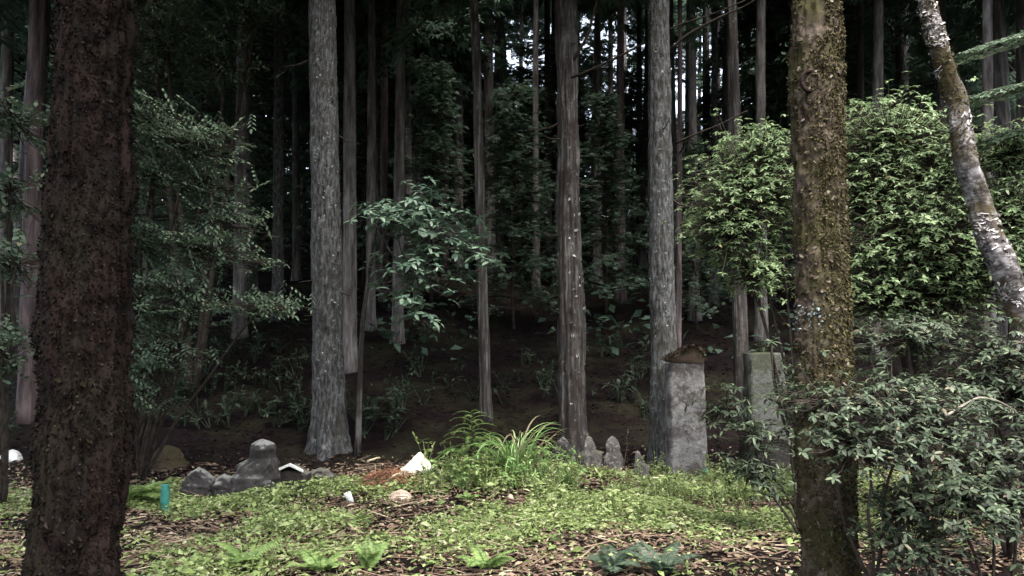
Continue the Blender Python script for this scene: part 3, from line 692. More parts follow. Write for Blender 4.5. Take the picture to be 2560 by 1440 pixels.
# layered foliage on the left
LG = 'layered shrubs at the left'
shrub('understory_tree', 'spreading leafy tree with drooping sprays right of the nearest dark trunk', 'tree', on(330, 10.6),
      [(400, 320, 9.6, 90, 45, 0.7, 60), (490, 370, 9.5, 140, 35, 0.6, 55), (380, 450, 9.8, 100, 60, 0.7, 45), (520, 465, 9.7, 90, 40, 0.5, 28)],
      0.085, 'spray', 9, 'leaf_dark', 'LEAF', 280, 31, 0.035, 'twig', LG, 0.33, (0.85, -0.35, -0.25), dens=3.4)
shrub('understory_tree', 'lower leafy tree with green sprays reaching right towards the big pale trunk', 'tree', on(360, 10.3),
      [(530, 640, 9.6, 110, 55, 0.6, 55), (460, 745, 9.5, 60, 70, 0.5, 40), (660, 765, 9.7, 105, 28, 0.5, 36), (370, 780, 9.6, 80, 80, 0.6, 40), (350, 620, 9.8, 60, 70, 0.5, 25), (420, 880, 9.6, 110, 60, .5, 40), (350, 960, 9.4, 60, 60, .4, 24), (560, 560, 9.9, 90, 40, .5, 22)],
      0.08, 'spray', 8, 'leaf_dark', 'LEAF', 280, 32, 0.025, 'twig', LG, 0.33, (0.8, -0.4, -0.3), dens=3.4)
shrub('leafy_shrub', 'dark leafy shrub left of the nearest dark trunk', 'shrub', on(20, 8.6),
      [(30, 300, 8.2, 60, 70, 0.5, 26), (30, 490, 8.2, 60, 60, 0.5, 24), (40, 660, 8.0, 60, 70, 0.5, 26), (20, 900, 8.0, 50, 90, 0.5, 26)],
      0.085, 'spray', 7, 'leaf_dark', 'LEAF_W', 160, 33, 0.03, 'twig', LG, 0.33, (0.6, -0.5, -0.2), dens=3)
shrub('understory_tree', 'dim leafy tree high at upper left behind the drooping sprays', 'tree', on(480, 13.5),
      [(420, 120, 13, 120, 110, 1.0, 90), (560, 170, 13.4, 120, 90, 1.0, 70), (640, 60, 13.5, 90, 90, 1.0, 50), (380, 0, 13, 90, 80, 1.0, 40)],
      0.11, 'spray', 8, 'leaf_dark', 'LEAF', 0, 34, 0.06, 'twig', LG, 0.4, (0.5, -0.5, -0.3), dens=2.5)
# bright evergreen behind the mossy trunk
BG = 'bright evergreen shrubs behind the mossy trunk'
shrub('evergreen_shrub', 'bright green evergreen shrub left of the mossy trunk', 'shrub', on(2000, 8.8),
      [(1880, 470, 8.4, 100, 110, 0.45, 150), (1830, 560, 8.3, 85, 95, 0.45, 110), (1910, 380, 8.5, 60, 50, 0.35, 50), (1880, 680, 8.4, 70, 70, 0.4, 50)],
      0.052, 'whorl', 6, 'leaf_bright', 'LEAF', 280, 41, 0.02, 'twig', BG, dens=7.5)
shrub('evergreen_shrub', 'tall rounded evergreen shrub between the mossy trunk and the leaning tree', 'shrub', on(2290, 8.6),
      [(2230, 370, 8.4, 120, 95, 0.5, 150), (2200, 490, 8.3, 100, 100, 0.5, 120), (2290, 600, 8.0, 150, 110, 0.6, 210), (2230, 740, 8.1, 150, 90, 0.5, 150), (2380, 700, 8.0, 90, 90, 0.5, 90), (2330, 470, 8.2, 80, 90, 0.4, 70)],
      0.054, 'whorl', 6, 'leaf_bright', 'LEAF', 300, 42, 0.05, 'twig', BG, dens=7.5)
shrub('evergreen_shrub', 'evergreen shrub at the right edge behind the leaning tree', 'shrub', on(2560, 8.2),
      [(2510, 400, 7.9, 70, 70, 0.4, 60), (2500, 560, 7.8, 90, 100, 0.5, 110), (2560, 700, 7.6, 80, 80, 0.5, 70)],
      0.052, 'whorl', 6, 'leaf_bright', 'LEAF', 200, 43, 0.035, 'twig', BG, dens=7.5)
# glossy shrub in front of the mossy trunk
GG = 'glossy dark shrubs at lower right'
shrub('glossy_shrub', 'glossy dark green shrub growing across the foot of the mossy trunk', 'shrub', on(2180, 4.9),
      [(2070, 1010, 4.75, 90, 70, 0.28, 55), (2230, 1010, 4.8, 110, 75, 0.3, 70), (2300, 1080, 4.8, 90, 80, 0.3, 50), (2140, 1110, 4.7, 110, 70, 0.28, 60)],
      0.045, 'whorl', 6, 'leaf_gloss', 'LEAF', 300, 51, 0.016, 'twig', GG, dens=3.4)
shrub('glossy_shrub', 'glossy shrub in front of the second stele', 'shrub', on(1990, 7.2),
      [(1985, 1000, 7.2, 32, 80, 0.2, 26), (1900, 1095, 7.2, 75, 40, 0.3, 30), (1815, 1020, 7.4, 50, 45, 0.25, 22), (1870, 1170, 7.3, 70, 45, 0.3, 36), (1930, 862, 7.4, 40, 14, .2, 4)],
      0.068, 'whorl', 6, 'leaf_gloss', 'LEAF_N', 260, 52, 0.014, 'twig', GG, dens=3.4)
shrub('glossy_shrub', 'glossy shrub in the lower right corner', 'shrub', on(2460, 4.9),
      [(2460, 1150, 4.8, 110, 70, 0.3, 60), (2400, 1240, 4.7, 110, 80, 0.3, 60), (2530, 1260, 4.7, 80, 80, 0.3, 40), (2260, 1270, 4.9, 90, 70, 0.3, 45), (2280, 1370, 4.8, 120, 60, 0.3, 45)],
      0.046, 'whorl', 6, 'leaf_gloss', 'LEAF', 300, 53, 0.016, 'twig', GG, dens=3.4)
shrub('glossy_shrub', 'small-leaved dark shrub under the leaning tree at the right edge', 'shrub', on(2500, 6.4),
      [(2510, 900, 6.2, 80, 80, 0.4, 60), (2430, 950, 6.2, 60, 55, 0.4, 26), (2545, 980, 6.1, 60, 70, 0.35, 50), (2270, 850, 7.0, 130, 60, 0.4, 80), (2380, 1010, 6.0, 110, 60, .35, 60)],
      0.055, 'whorl', 6, 'leaf_gloss', 'LEAF', 240, 54, 0.02, 'twig', GG, dens=3.4)
# bare crooked twig among the right shrubs
b = MB(); q = [(2365, 1040), (2410, 1012), (2448, 992), (2490, 1000), (2532, 1022), (2530, 1060)]
pts = np.array([P(x, y, 5.0 + 0.06 * k) for k, (x, y) in enumerate(q)])
tube(b, trunk_path(pts, 20)[0], np.linspace(0.009, 0.004, 20), 5)
tag(b.build('bare_twig', M['twig_pale']), 'bare crooked pale twig sticking out between the lower right shrubs', 'twig')

# conifer boughs hanging in at the upper right
for k, (pix, d, lb) in enumerate([([(2640, 60), (2560, 82), (2480, 105), (2395, 135)], 7.2, 'upper needle bough hanging in from the right edge'), ([(2640, 190), (2560, 208), (2490, 222), (2420, 245)], 7.0, 'lower needle bough hanging in from the right edge'), ([(2650, 330), (2560, 320), (2500, 335), (2450, 352)], 7.4, 'lowest needle bough hanging in from the right edge')]):
    pts = np.array([P(x, y, d) for x, y in pix]); root = thing('conifer_bough', lb, 'branch', pts[0], 'boughs at the upper right')
    b = MB(); pp = trunk_path(pts, 24)[0]; tube(b, pp, np.linspace(0.012, 0.003, 24), 5); b.build('twig', M['twig'], root)
    n = 900; r = np.random.default_rng(900 + k); i_ = r.integers(0, 23, n); f = pp[i_ + 1] - pp[i_]; f = nrm(f)
    sd = nrm(np.cross(f, [0, 0, 1.0])) * np.where(r.random((n, 1)) < .5, -1, 1)
    off = r.random((n, 1)) ** 1.5 * 0.22
    b = MB(); batch(b, SMALL, pp[i_] + sd * off - np.array([0, 0, 1]) * off * 0.35, basis(f * .8 + sd * .7 + r.normal(0, .15, (n, 3)), np.tile([0, 0, 1.0], (n, 1)) + r.normal(0, .2, (n, 3))), 0.05 * r.uniform(.7, 1.4, n))
    b.build('needles', M['leaf_dark'], root, False, 'stuff')

# ------------------------------------------------------------------ seedlings on the slope
def seedling_mesh(seed, mat='leaf_dark', L=0.085, nw=4):
    r = np.random.default_rng(seed); mb = MB(); T = []; Fd = []; Up = []; Sc = []
    for k in range(nw):
        c = np.array([r.normal(0, .10), r.normal(0, .10), 0.10 + 0.24 * k / nw + r.uniform(0, .1)])
        a = sprig(c, nrm(c), 'whorl' if r.random() < .6 else 'spray', L, r, 5)
        T += a[0]; Fd += a[1]; Up += a[2]; Sc += a[3]
        tube(mb, curve((0, 0, -0.03), c, 0.02, 3), [0.006, 0.004, 0.002], 3, False)
    batch(mb, LEAF, np.array(T), basis(np.array(Fd), np.array(Up)), np.array(Sc))
    return mb.mesh('seedling', M[mat], True)
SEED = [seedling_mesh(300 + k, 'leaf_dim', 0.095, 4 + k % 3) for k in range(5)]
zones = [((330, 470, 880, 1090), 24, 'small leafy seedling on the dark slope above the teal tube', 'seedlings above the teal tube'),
         ((470, 630, 860, 1080), 32, 'small leafy seedling on the dark slope above the seated stone figure', 'seedlings above the stone figure'),
         ((630, 775, 850, 1090), 32, 'small leafy seedling on the slope close left of the big pale trunk', 'seedlings left of the big pale trunk'),
         ((880, 1060, 1000, 1110), 16, 'low leafy seedling between the big pale trunk and the grass clump', 'seedlings by the big trunk'),
         ((930, 1400, 850, 1020), 26, 'tiny dim seedling on the dark slope behind the grass clump', 'seedlings behind the grass clump'),
         ((1470, 1640, 850, 1060), 22, 'tiny dim seedling on the dark slope left of the tall stele', 'seedlings left of the stele'),
         ((0, 60, 900, 1120), 8, 'leafy seedling on the slope at the left edge', 'seedlings at the left edge')]
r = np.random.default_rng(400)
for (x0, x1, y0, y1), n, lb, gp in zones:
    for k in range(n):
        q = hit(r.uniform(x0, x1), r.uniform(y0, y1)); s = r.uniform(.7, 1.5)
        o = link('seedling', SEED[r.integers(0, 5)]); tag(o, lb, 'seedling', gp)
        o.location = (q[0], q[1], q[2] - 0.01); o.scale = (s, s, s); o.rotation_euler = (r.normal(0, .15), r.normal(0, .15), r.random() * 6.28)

# ------------------------------------------------------------------ ferns and grass
def frond_mesh(L=0.5, arch=0.5, mat='fern', npin=20, wid=0.13, seed=1):
    r = np.random.default_rng(seed); mb = MB()
    s = np.linspace(0, 1, 14); e = math.radians(62) * (1 - s * (0.9 + arch))
    dy = np.cumsum(np.cos(e)) / 14 * L; dz = np.cumsum(np.sin(e)) / 14 * L
    pp = np.stack([0 * s, dy, dz], -1); pp = np.vstack([[0, 0, -0.02], pp])
    tube(mb, pp, np.linspace(0.0035, 0.001, 15), 3, False)
    T = []; Fd = []; Up = []; Sc = []
    for k in range(npin):
        t = 0.16 + 0.84 * k / npin; q = np.array([np.interp(t, np.linspace(0, 1, 15), pp[:, a]) for a in range(3)])
        q2 = np.array([np.interp(min(t + .02, 1), np.linspace(0, 1, 15), pp[:, a]) for a in range(3)]); f = nrm(q2 - q + 1e-6)
        w_ = wid * math.sin(math.pi * (0.18 + 0.80 * t)) ** 0.9 + 0.012
        for sg in (-1, 1):
            T.append(q); Fd.append(nrm(np.array([sg, 0, 0]) + f * 0.35 + [0, 0, -0.12])); Up.append(np.cross(np.array([1, 0, 0]), f) + r.normal(0, .12, 3)); Sc.append((w_ * 0.42, w_, w_))
    PIN = (np.array([(0, 0, 0), (-.24, .18, .02), (-.30, .5, .02), (0, 1, -.1), (.30, .5, .02), (.24, .18, .02)]) * [0.9, 1, 1], [(0, 5, 1), (2, 4, 3)], [(1, 5, 4, 2)])
    batch(mb, PIN, np.array(T), basis(np.array(Fd), np.array(Up)), np.array(Sc) * r.uniform(.85, 1.1, (len(Sc), 1)))
    return mb.mesh('frond', M[mat], False)
FROND = {m: [frond_mesh(0.5, 0.25 * k, m, 18 + 2 * k, 0.11 + 0.015 * k, k) for k in range(3)] for m in ('fern', 'fern_blue')}
def fern(label, base, n, size, mat='fern', spread=6.28, a0=0.0, seed=0, tilt=0.0, group='ferns on the clearing'):
    r = np.random.default_rng(seed); root = thing('fern', label, 'fern', base, group)
    for k in range(n):
        o = link('frond', FROND[mat][k % 3], root); s = 0.8 * size * r.uniform(.75, 1.15)
        o.scale = (s, s, s); o.rotation_euler = (tilt + r.normal(0, .12), r.normal(0, .1), a0 + spread * (k + r.uniform(-.3, .3)) / n)
    return root
fern('upright bright green fern near the bottom edge left of centre', hit(918, 1432), 6, 0.72, 'fern', 6.28, 0, 1, 0.55)
fern('pale green fern at the bottom edge left of the upright fern', hit(800, 1436), 8, 0.75, 'fern', 6.28, 0.4, 2)
fern('yellow-green arching fern at lower left', hit(610, 1425), 8, 0.85, 'fern', 6.28, 0.2, 3)
fern('light fern at the bottom edge just right of centre', hit(1215, 1430), 7, 0.7, 'fern', 6.28, 0.9, 4)
fern('blue-green fern at the bottom edge left of the dry twigs', hit(1530, 1438), 8, 0.85, 'fern_blue', 6.28, 0.1, 5)
fern('blue-green fern at the bottom edge below the brown litter', hit(1660, 1442), 8, 0.85, 'fern_blue', 6.28, 0.7, 6)
fern('dim fern in the shade at the left foot of the mossy trunk', on(1985, 5.1), 6, 0.7, 'fern_blue', 6.28, 0.2, 7)
fern('dim fern at the bottom edge right of the mossy trunk', on(2200, 4.7), 8, 0.8, 'fern_blue', 6.28, 0.5, 8)
fern('grey-green fern in the lower right corner', on(2470, 4.35), 8, 0.95, 'fern_blue', 6.28, 0.3, 9)
fern('fern with long pale fronds between the nearest trunk and the teal tube', hit(330, 1265), 9, 1.3, 'fern', 2.4, -2.6, 10)
fern('small fern on the clearing below the white cup', hit(700, 1330), 6, 0.5, 'fern', 6.28, 0.6, 11)
fern('small fern left of the grass clump edge', hit(1170, 1255), 7, 0.5, 'fern', 6.28, 0.6, 12)

# the grass clump with arching blades
def blade_mesh(L, seed, mat='grass', wd=0.012, dr=1.0):
    r = np.random.default_rng(seed); n = 12; s = np.linspace(0, 1, n)
    e = math.radians(82) - dr * 2.3 * s ** 1.6
    y = np.cumsum(np.cos(e)) / n * L; z = np.cumsum(np.sin(e)) / n * L
    ww = wd * (1 - s ** 3) * (0.6 + 0.4 * np.sin(s * 3))
    V = np.concatenate([np.stack([-ww, y, z + .004], -1), np.stack([0 * s, y, z], -1), np.stack([ww, y, z + .004], -1)])
    i = np.arange(n - 1)
    Q = np.concatenate([np.stack([i, i + n, i + n + 1, i + 1], -1), np.stack([i + n, i + 2 * n, i + 2 * n + 1, i + n + 1], -1)])
    mb = MB(); mb.add(V, None, Q); return mb.mesh('blade', M[mat], True)
BL = [blade_mesh(0.9, k, 'grass', 0.014, 0.75 + 0.14 * k) for k in range(4)]; DB = [blade_mesh(1.0, k, 'dry', 0.011, 0.9 + 0.15 * k) for k in range(3)]
base = hit(1285, 1190)
root = thing('grass_clump', 'bright green clump of arching grass blades in the middle of the clearing', 'grass', base)
r = np.random.default_rng(60)
for k in range(85):
    dry = k % 14 == 0
    o = link('dry_blade' if dry else 'blade', (DB if dry else BL)[k % 3 if dry else k % 4], root)
    a = r.random() * 6.28; s = r.uniform(.45, 1.1) if not dry else r.uniform(.9, 1.15); rd = r.uniform(0, .15)
    o.location = (rd * math.cos(a), rd * math.sin(a) * .7, -0.02); o.scale = (s, s, s); o.rotation_euler = (r.normal(0, .12), r.normal(0, .1), a - math.pi / 2 + r.normal(0, .5))
# dry arching stalks right of it
base = hit(1345, 1170); root = thing('dry_grass_tuft', 'dry brown arching grass stalks right of the green clump', 'grass', base)
for k in range(9):
    o = link('dry_blade', DB[k % 3], root); s = r.uniform(.6, .95); o.scale = (s, s, s); o.rotation_euler = (0, 0, -1.6 + r.normal(0, .8)); o.location = (r.normal(0, .06), r.normal(0, .05), -.02)
# conifer seedling with flat needled boughs at the left of the clump
base = hit(1178, 1185); root = thing('conifer_seedling', 'small conifer seedling with drooping needled boughs left of the grass clump', 'sapling', base)
mbs = MB(); top = P(1181, 1026, base[1]); tube(mbs, curve(base - [0, 0, .03], top, 0, 8, 0.008), np.linspace(0.022, 0.006, 8), 6); mbs.build('stem', M['twig'], root)
def bough_mesh(L, seed, mat='leaf_bright'):
    r = np.random.default_rng(seed); mb = MB(); s = np.linspace(0, 1, 9)
    pp = np.stack([0.03 * np.sin(s * 3), L * s, 0.16 * L * np.sin(s * 2.2) - 0.30 * L * s * s], -1)
    tube(mb, pp, np.linspace(0.005, 0.0015, 9), 3, False)
    n = 110; t = r.random(n) ** .8; q = np.stack([np.interp(t, s, pp[:, a]) for a in range(3)], -1); sg = np.where(r.random(n) < .5, -1, 1)
    f = np.stack([sg * 0.9, 0.75 + 0 * t, r.uniform(-.3, .3, n)], -1)
    batch(mb, (NEEDLE[0] * [3.0, 1, 1], NEEDLE[1], []), q, basis(f, np.tile([0, 0, 1.0], (n, 1))), 0.06 * (1.15 - .6 * t) * r.uniform(.8, 1.2, n))
    return mb.mesh('bough', M[mat], False)
BOUGH = [bough_mesh(0.42, k, 'fern') for k in range(3)]
hgt = top[2] - base[2]
for k in range(34):
    z = hgt * (0.15 + 0.83 * (k / 33)); o = link('bough', BOUGH[k % 3], root); s = (1.35 - 0.8 * k / 33) * r.uniform(.85, 1.1)
    o.location = (0, 0, z); o.scale = (s, s, s); o.rotation_euler = (r.normal(0.05, .1), 0, k * 2.4)
# leafy herbs round the foot of the clump
HERB = [seedling_mesh(350 + k, 'grass' if k % 2 else 'cover', 0.07, 6) for k in range(4)]
r = np.random.default_rng(61)
for k in range(62):
    x = r.uniform(1060, 1440); q = hit(x, r.uniform(1165, 1230) + 0.10 * abs(x - 1240) * 0.3)
    o = link('leafy_herb', HERB[r.integers(0, 4)]); tag(o, 'bright leafy herb crowding the foot of the grass clump', 'herb', 'herbs round the grass clump')
    s = r.uniform(.6, 1.15); o.location = tuple(q); o.scale = (s, s, s); o.rotation_euler = (0, 0, r.random() * 6.28)
for k in range(40):
    x = r.uniform(1480, 1990); q = hit(x, r.uniform(1195, 1290))
    o = link('leafy_herb', HERB[(k * 2) % 4]); tag(o, 'pale leafy herb on the clearing below the tall stele', 'herb', 'herbs below the stele')
    s = r.uniform(.6, 1.1); o.location = tuple(q); o.scale = (s, s, s); o.rotation_euler = (0, 0, r.random() * 6.28)
# tall thin weed left of the stele
base = hit(1560, 1165); root = thing('thin_weed', 'thin weed with a tuft of small leaves left of the tall stele', 'plant', base)
mbs = MB(); tp = P(1570, 1068, base[1]); pp = curve(base - [0, 0, .02], tp, 0, 8, .008); tube(mbs, pp, np.linspace(0.006, 0.002, 8), 4); mbs.build('stem', M['twig_pale'], root)
r = np.random.default_rng(62); lm = leaf_mesh('LEAF', 'cover')
for k in range(22):
    o = link('leaf', lm, root); q = pp[r.integers(3, 8)] - base; s = 0.05 * r.uniform(.7, 1.2); f = nrm(np.array([r.normal(), r.normal(), r.uniform(0, .8)]))
    m4 = Matrix(basis(f, np.array([0, 0, 1.0])).tolist()).to_4x4() @ Matrix.Scale(s, 4); m4.translation = Vector(q.tolist()); o.matrix_basis = m4

# ------------------------------------------------------------------ stones
def lump(mb, c, ax, seed, nz=14, na=22, rough=0.12, flat=0.0, prof=None, sq=1.0, lean=(0, 0)):
    """irregular boulder or lathe-like carved figure: prof = list of (height 0..1, half width, half depth, x offset)"""
    zs = np.linspace(0, 1, nz)
    if prof is None: prof = [(0, .85, .85, 0), (.25, 1, 1, 0), (.6, .86, .86, 0), (.85, .5, .5, 0), (1, .02, .02, 0)]
    pr = np.array(prof); hw = np.interp(zs, pr[:, 0], pr[:, 1]); hd = np.interp(zs, pr[:, 0], pr[:, 2]); ox = np.interp(zs, pr[:, 0], pr[:, 3])
    a = np.linspace(0, 2 * math.pi, na, endpoint=False)
    ca = np.sign(np.cos(a)) * np.abs(np.cos(a)) ** sq; sa = np.sign(np.sin(a)) * np.abs(np.sin(a)) ** sq
    UU, VV = np.meshgrid(a / (2 * math.pi), zs)
    nn = 1 + rough * 2 * noise2(UU, VV, 4, 1.6, seed) + rough * 1.4 * noise2(UU, VV, 9, 3.2, seed + 1) + rough * .9 * noise2(UU, VV, 18, 6.5, seed + 2) + rough * .7 * noise2(UU, VV, 34, 13, seed + 3)
    x = (hw[:, None] * ca[None] * nn + ox[:, None]) * ax[0] + lean[0] * zs[:, None] * ax[2]; y = hd[:, None] * sa[None] * nn * ax[1] + lean[1] * zs[:, None] * ax[2]; z = np.repeat(zs[:, None], na, 1) * ax[2]
    v = np.stack([x, y, z], -1) + np.asarray(c)
    i = np.arange(nz - 1)[:, None] * na; j = np.arange(na)[None, :]; j2 = (j + 1) % na
    q = np.stack([i + j, i + j2, i + na + j2, i + na + j], -1).reshape(-1, 4)
    vv = np.concatenate([v.reshape(-1, 3), v[-1].mean(0)[None]])
    jj = np.arange(na); t = np.stack([(nz - 1) * na + jj, (nz - 1) * na + (jj + 1) % na, np.full(na, nz * na)], -1)
    mb.add(vv, t, q)
def stone(name, label, cat, px, py, wpx, hpx, mat, seed, prof=None, rough=0.12, sq=1.0, depth=0.7, group=None, nz=44, na=60, lean=(0, 0), d=None):
    c = hit(px, py) if d is None else on(px, d); u = c[1] / F
    mb = MB(); lump(mb, (0, 0, -0.05), (wpx * u / 2, wpx * u / 2 * depth, hpx * u + 0.05), seed, nz, na, rough, 0, prof, sq, lean)
    m = mb.mesh(name, M[mat], True); o = link(name, m); o.location = tuple(c); tag(o, label, cat, group)
    return o
SG = 'old stones at the left back of the clearing'
# seated figure: broad lap, sloping shoulder on the left, round head
FIG = [(0, 1, .9, 0), (.22, 1.02, .95, 0), (.45, .92, .8, .02), (.58, .80, .62, .10), (.66, .62, .5, .24), (.70, .50, .46, .30), (.76, .50, .5, .33), (.85, .52, .55, .36), (.93, .42, .45, .36), (.98, .2, .22, .36), (1, .04, .04, .36)]
stone('stone_figure', 'weathered seated stone figure with a round head at left', 'statue', 630, 1242, 116, 140, 'stone_grey', 47, FIG, 0.32, 0.8, 0.8, SG, 64, 72)
stone('boulder', 'dark rounded stone left of the seated stone figure', 'stone', 495, 1242, 72, 72, 'stone_grey', 12, None, 0.24, 0.75, 0.8, SG)
stone('boulder', 'low rounded dark stone right of the gabled stone', 'stone', 800, 1212, 74, 42, 'stone', 13, None, 0.24, 0.75, 0.8, SG)
stone('boulder', 'brown mossy stone on the slope above the teal tube', 'stone', 418, 1168, 90, 54, 'roofmoss', 14, None, 0.24, 0.8, 0.8, SG)
stone('boulder', 'dark stone wedged in front of the seated figure', 'stone', 560, 1242, 60, 56, 'stone_grey', 19, None, 0.26, 0.75, 0.8, SG)
stone('pale_rock', 'flat whitish rock at the left picture edge', 'rock', 30, 1150, 46, 26, 'white', 15, None, 0.18, 0.8, 0.8)
def prism(mb, outline, depth, c, bevel=0.0):
    """extrude an x-z outline in depth, centred in y"""
    o = np.array(outline, float); n = len(o)
    f = np.stack([o[:, 0], np.full(n, -depth / 2), o[:, 1]], -1); b = f + [0, depth, 0]
    fi = f.copy(); m = o.mean(0)
    if bevel:
        fi[:, [0, 2]] = m + (o - m) * (1 - bevel / np.abs(o - m).max()); f[:, 1] += bevel
        v = np.concatenate([fi, f, b])
    else: v = np.concatenate([f, f, b])
    k = np.arange(n); k2 = (k + 1) % n
    q = np.concatenate([np.stack([k, k + n, k2 + n, k2], -1), np.stack([k + n, k + 2 * n, k2 + 2 * n, k2 + n], -1)]) if bevel else np.stack([k + n, k + 2 * n, k2 + 2 * n, k2 + n], -1)
    v = np.concatenate([v, fi.mean(0)[None], b.mean(0)[None]])
    t = np.concatenate([np.stack([k, k2, np.full(n, 3 * n)], -1), np.stack([k2 + 2 * n, k + 2 * n, np.full(n, 3 * n + 1)], -1)])
    mb.add(v + np.asarray(c), t, q)
# small gabled stone with a white edge
c = hit(726, 1228); u = c[1] / F; root = thing('gabled_stone', 'small dark gabled stone with a white upper edge', 'stone', c, SG)
mb = MB(); prism(mb, [(-40 * u, -.05), (42 * u, -.05), (44 * u, 42 * u), (4 * u, 64 * u), (-40 * u, 46 * u)], 0.26, c, 0.02); mb.build('stone_body', M['stone'], root, False)
mb = MB(); prism(mb, [(-44 * u, 44 * u), (-41 * u, 52 * u), (4 * u, 71 * u), (36 * u, 55 * u), (37 * u, 50 * u), (4 * u, 65 * u)], 0.05, c - np.array([0, .125, 0]), 0.004); mb.build('cap', M['white'], root, False)
# teal tube (grave vase) and a second scrap of teal by the stele
c = hit(411, 1282); u = c[1] / F; root = thing('grave_vase', 'teal green plastic tube standing in the plants at left', 'vase', c)
mb = MB(); tube(mb, np.array([c + [0, 0, z * u] for z in (-6, 0, 20, 48, 66, 70, 70, 60)]), np.array([10, 10, 10.5, 11, 9, 9.5, 7.5, 7]) * u, 16); mb.build('tube', M['teal'], root)
mb = MB(); tube(mb, np.array([c + [0.004, -0.004, z * u] for z in (-2, 2, 6, 9)]), np.array([17, 17, 15, 11]) * u, 16); mb.build('foot', M['teal'], root)
c = hit(1762, 1196); u = c[1] / F; root = thing('grave_vase', 'small teal plastic vase at the right foot of the tall stele', 'vase', c)
mb = MB(); tube(mb, np.array([c + [0, 0, z * u] for z in (-4, 0, 16, 24, 24, 18)]), np.array([6, 6, 7, 9, 7, 6]) * u, 12); mb.build('tube', M['teal'], root)
# white cup lying in the plants
c = hit(873, 1256); u = c[1] / F; root = thing('white_cup', 'small white cup tipped over on the clearing', 'cup', c)
ax = nrm(np.array([-0.35, -0.25, 0.9])); mb = MB(); s0 = c + [0, 0, 0.05]
tube(mb, np.array([s0 + ax * t for t in (-0.075, -0.07, 0.0, 0.06, 0.065, 0.06, -0.03)]), [0.026, 0.032, 0.036, 0.04, 0.043, 0.037, 0.03], 16); mb.build('cup_body', M['white'], root)
# rocks and sticks by the clump
ANG = [(0, 1, 1, 0), (.3, .95, .9, .05), (.55, .62, .6, .12), (.8, .34, .3, .16), (1, .05, .05, .18)]
stone('white_rock', 'bright jagged yellowish-white rock left of the grass clump', 'rock', 1042, 1182, 80, 50, 'white_rock', 23, ANG, 0.22, 0.75, 0.6)
stone('pale_rock', 'flat pale pinkish rock in front of the red litter heap', 'rock', 1003, 1246, 60, 22, 'pink_rock', 24, None, 0.2, 0.8, 0.7)
stone('pale_rock', 'thin yellowish stone chip right of the grass clump', 'rock', 1388, 1190, 46, 12, 'white_rock', 25, None, 0.2, 0.7, 0.6)
stone('pale_rock', 'small white pebble in front of the grass clump', 'rock', 1276, 1244, 22, 9, 'pink_rock', 26, None, 0.2, 0.8, 0.8)
for (x0, y0, x1, y1, lb) in ((962, 1212, 998, 1186, 'pale short stick lying on the red litter heap'), (918, 1160, 950, 1148, 'pale short stick on the slope above the red litter heap')):
    a = hit(x0, y0); bb = P(x1, y1, a[1] + 0.1); mb = MB(); tube(mb, curve(a + [0, 0, .03], bb + [0, 0, .02], .005, 5, .003), [.014, .016, .015, .014, .010], 7)
    tag(mb.build('stick', M['wood']), lb, 'stick')
r = np.random.default_rng(71); mb = MB(); n = 1500
cc = hit(965, 1205); xy = r.normal(0, 1, (n, 2)) * [0.24, 0.30] + cc[:2]; zz = ground(xy[:, 0], xy[:, 1])
hh = 0.16 * np.exp(-(((xy[:, 0] - cc[0]) / .28) ** 2 + ((xy[:, 1] - cc[1]) / .34) ** 2)) * r.random(n)
a = r.random(n) * 6.28; f = np.stack([np.cos(a), np.sin(a), r.normal(0, .2, n)], -1)
batch(mb, LEAF_N, np.stack([xy[:, 0], xy[:, 1], zz + hh + .01], -1), basis(f, np.tile([0, 0, 1.0], (n, 1)) + r.normal(0, .4, (n, 3))), np.stack([.03 * r.uniform(.6, 1.3, n) * 1.2, .085 * r.uniform(.6, 1.4, n), .06 + 0 * a], -1))
o = mb.build('litter_heap', M['redlitter'], None, False); o['label'] = 'heap of reddish fallen cedar sprays left of the white rock'; o['category'] = 'litter heap'; o['kind'] = 'stuff'
# small weathered stones left of the stele
SS = 'small weathered grave stones left of the tall stele'
PT = [(0, 1, 1, 0), (.3, .97, .9, .03), (.5, .86, .7, .05), (.58, .74, .6, .08), (.7, .78, .6, .05), (.85, .62, .5, 0), (.95, .3, .3, -.03), (1, .05, .05, -.05)]
BK = [(0, 1, 1, 0), (.35, .96, .9, -.05), (.55, .9, .8, -.1), (.62, .5, .6, -.3), (.8, .42, .5, -.32), (.95, .25, .3, -.3), (1, .05, .05, -.3)]
stone('small_stone', 'mossy grey blunt stone at the right end of the dry grass', 'stone', 1408, 1168, 64, 74, 'stone_grey', 31, None, 0.2, 0.85, 0.6, SS)
stone('small_stone', 'dark lumpy stone with pale lichen between the dry grass and the pointed stone', 'stone', 1482, 1170, 60, 78, 'stone_lichen', 32, BK, 0.2, 0.9, 0.6, SS)
stone('small_stone', 'pale pointed carved stone left of the thin weed', 'statue', 1532, 1176, 48, 84, 'stone_lichen', 33, PT, 0.13, 0.9, 0.6, SS)
stone('small_stone', 'little leaning grey stone figure between the weed and the stele', 'statue', 1610, 1198, 34, 70, 'stone_lichen', 34, BK, 0.18, 0.9, 0.7, SS, lean=(-0.12, 0))
stone('small_stone', 'tiny pinkish stone at the left foot of the tall stele', 'stone', 1655, 1180, 22, 44, 'stone_lichen', 35, None, 0.15, 0.8, 0.7, SS)

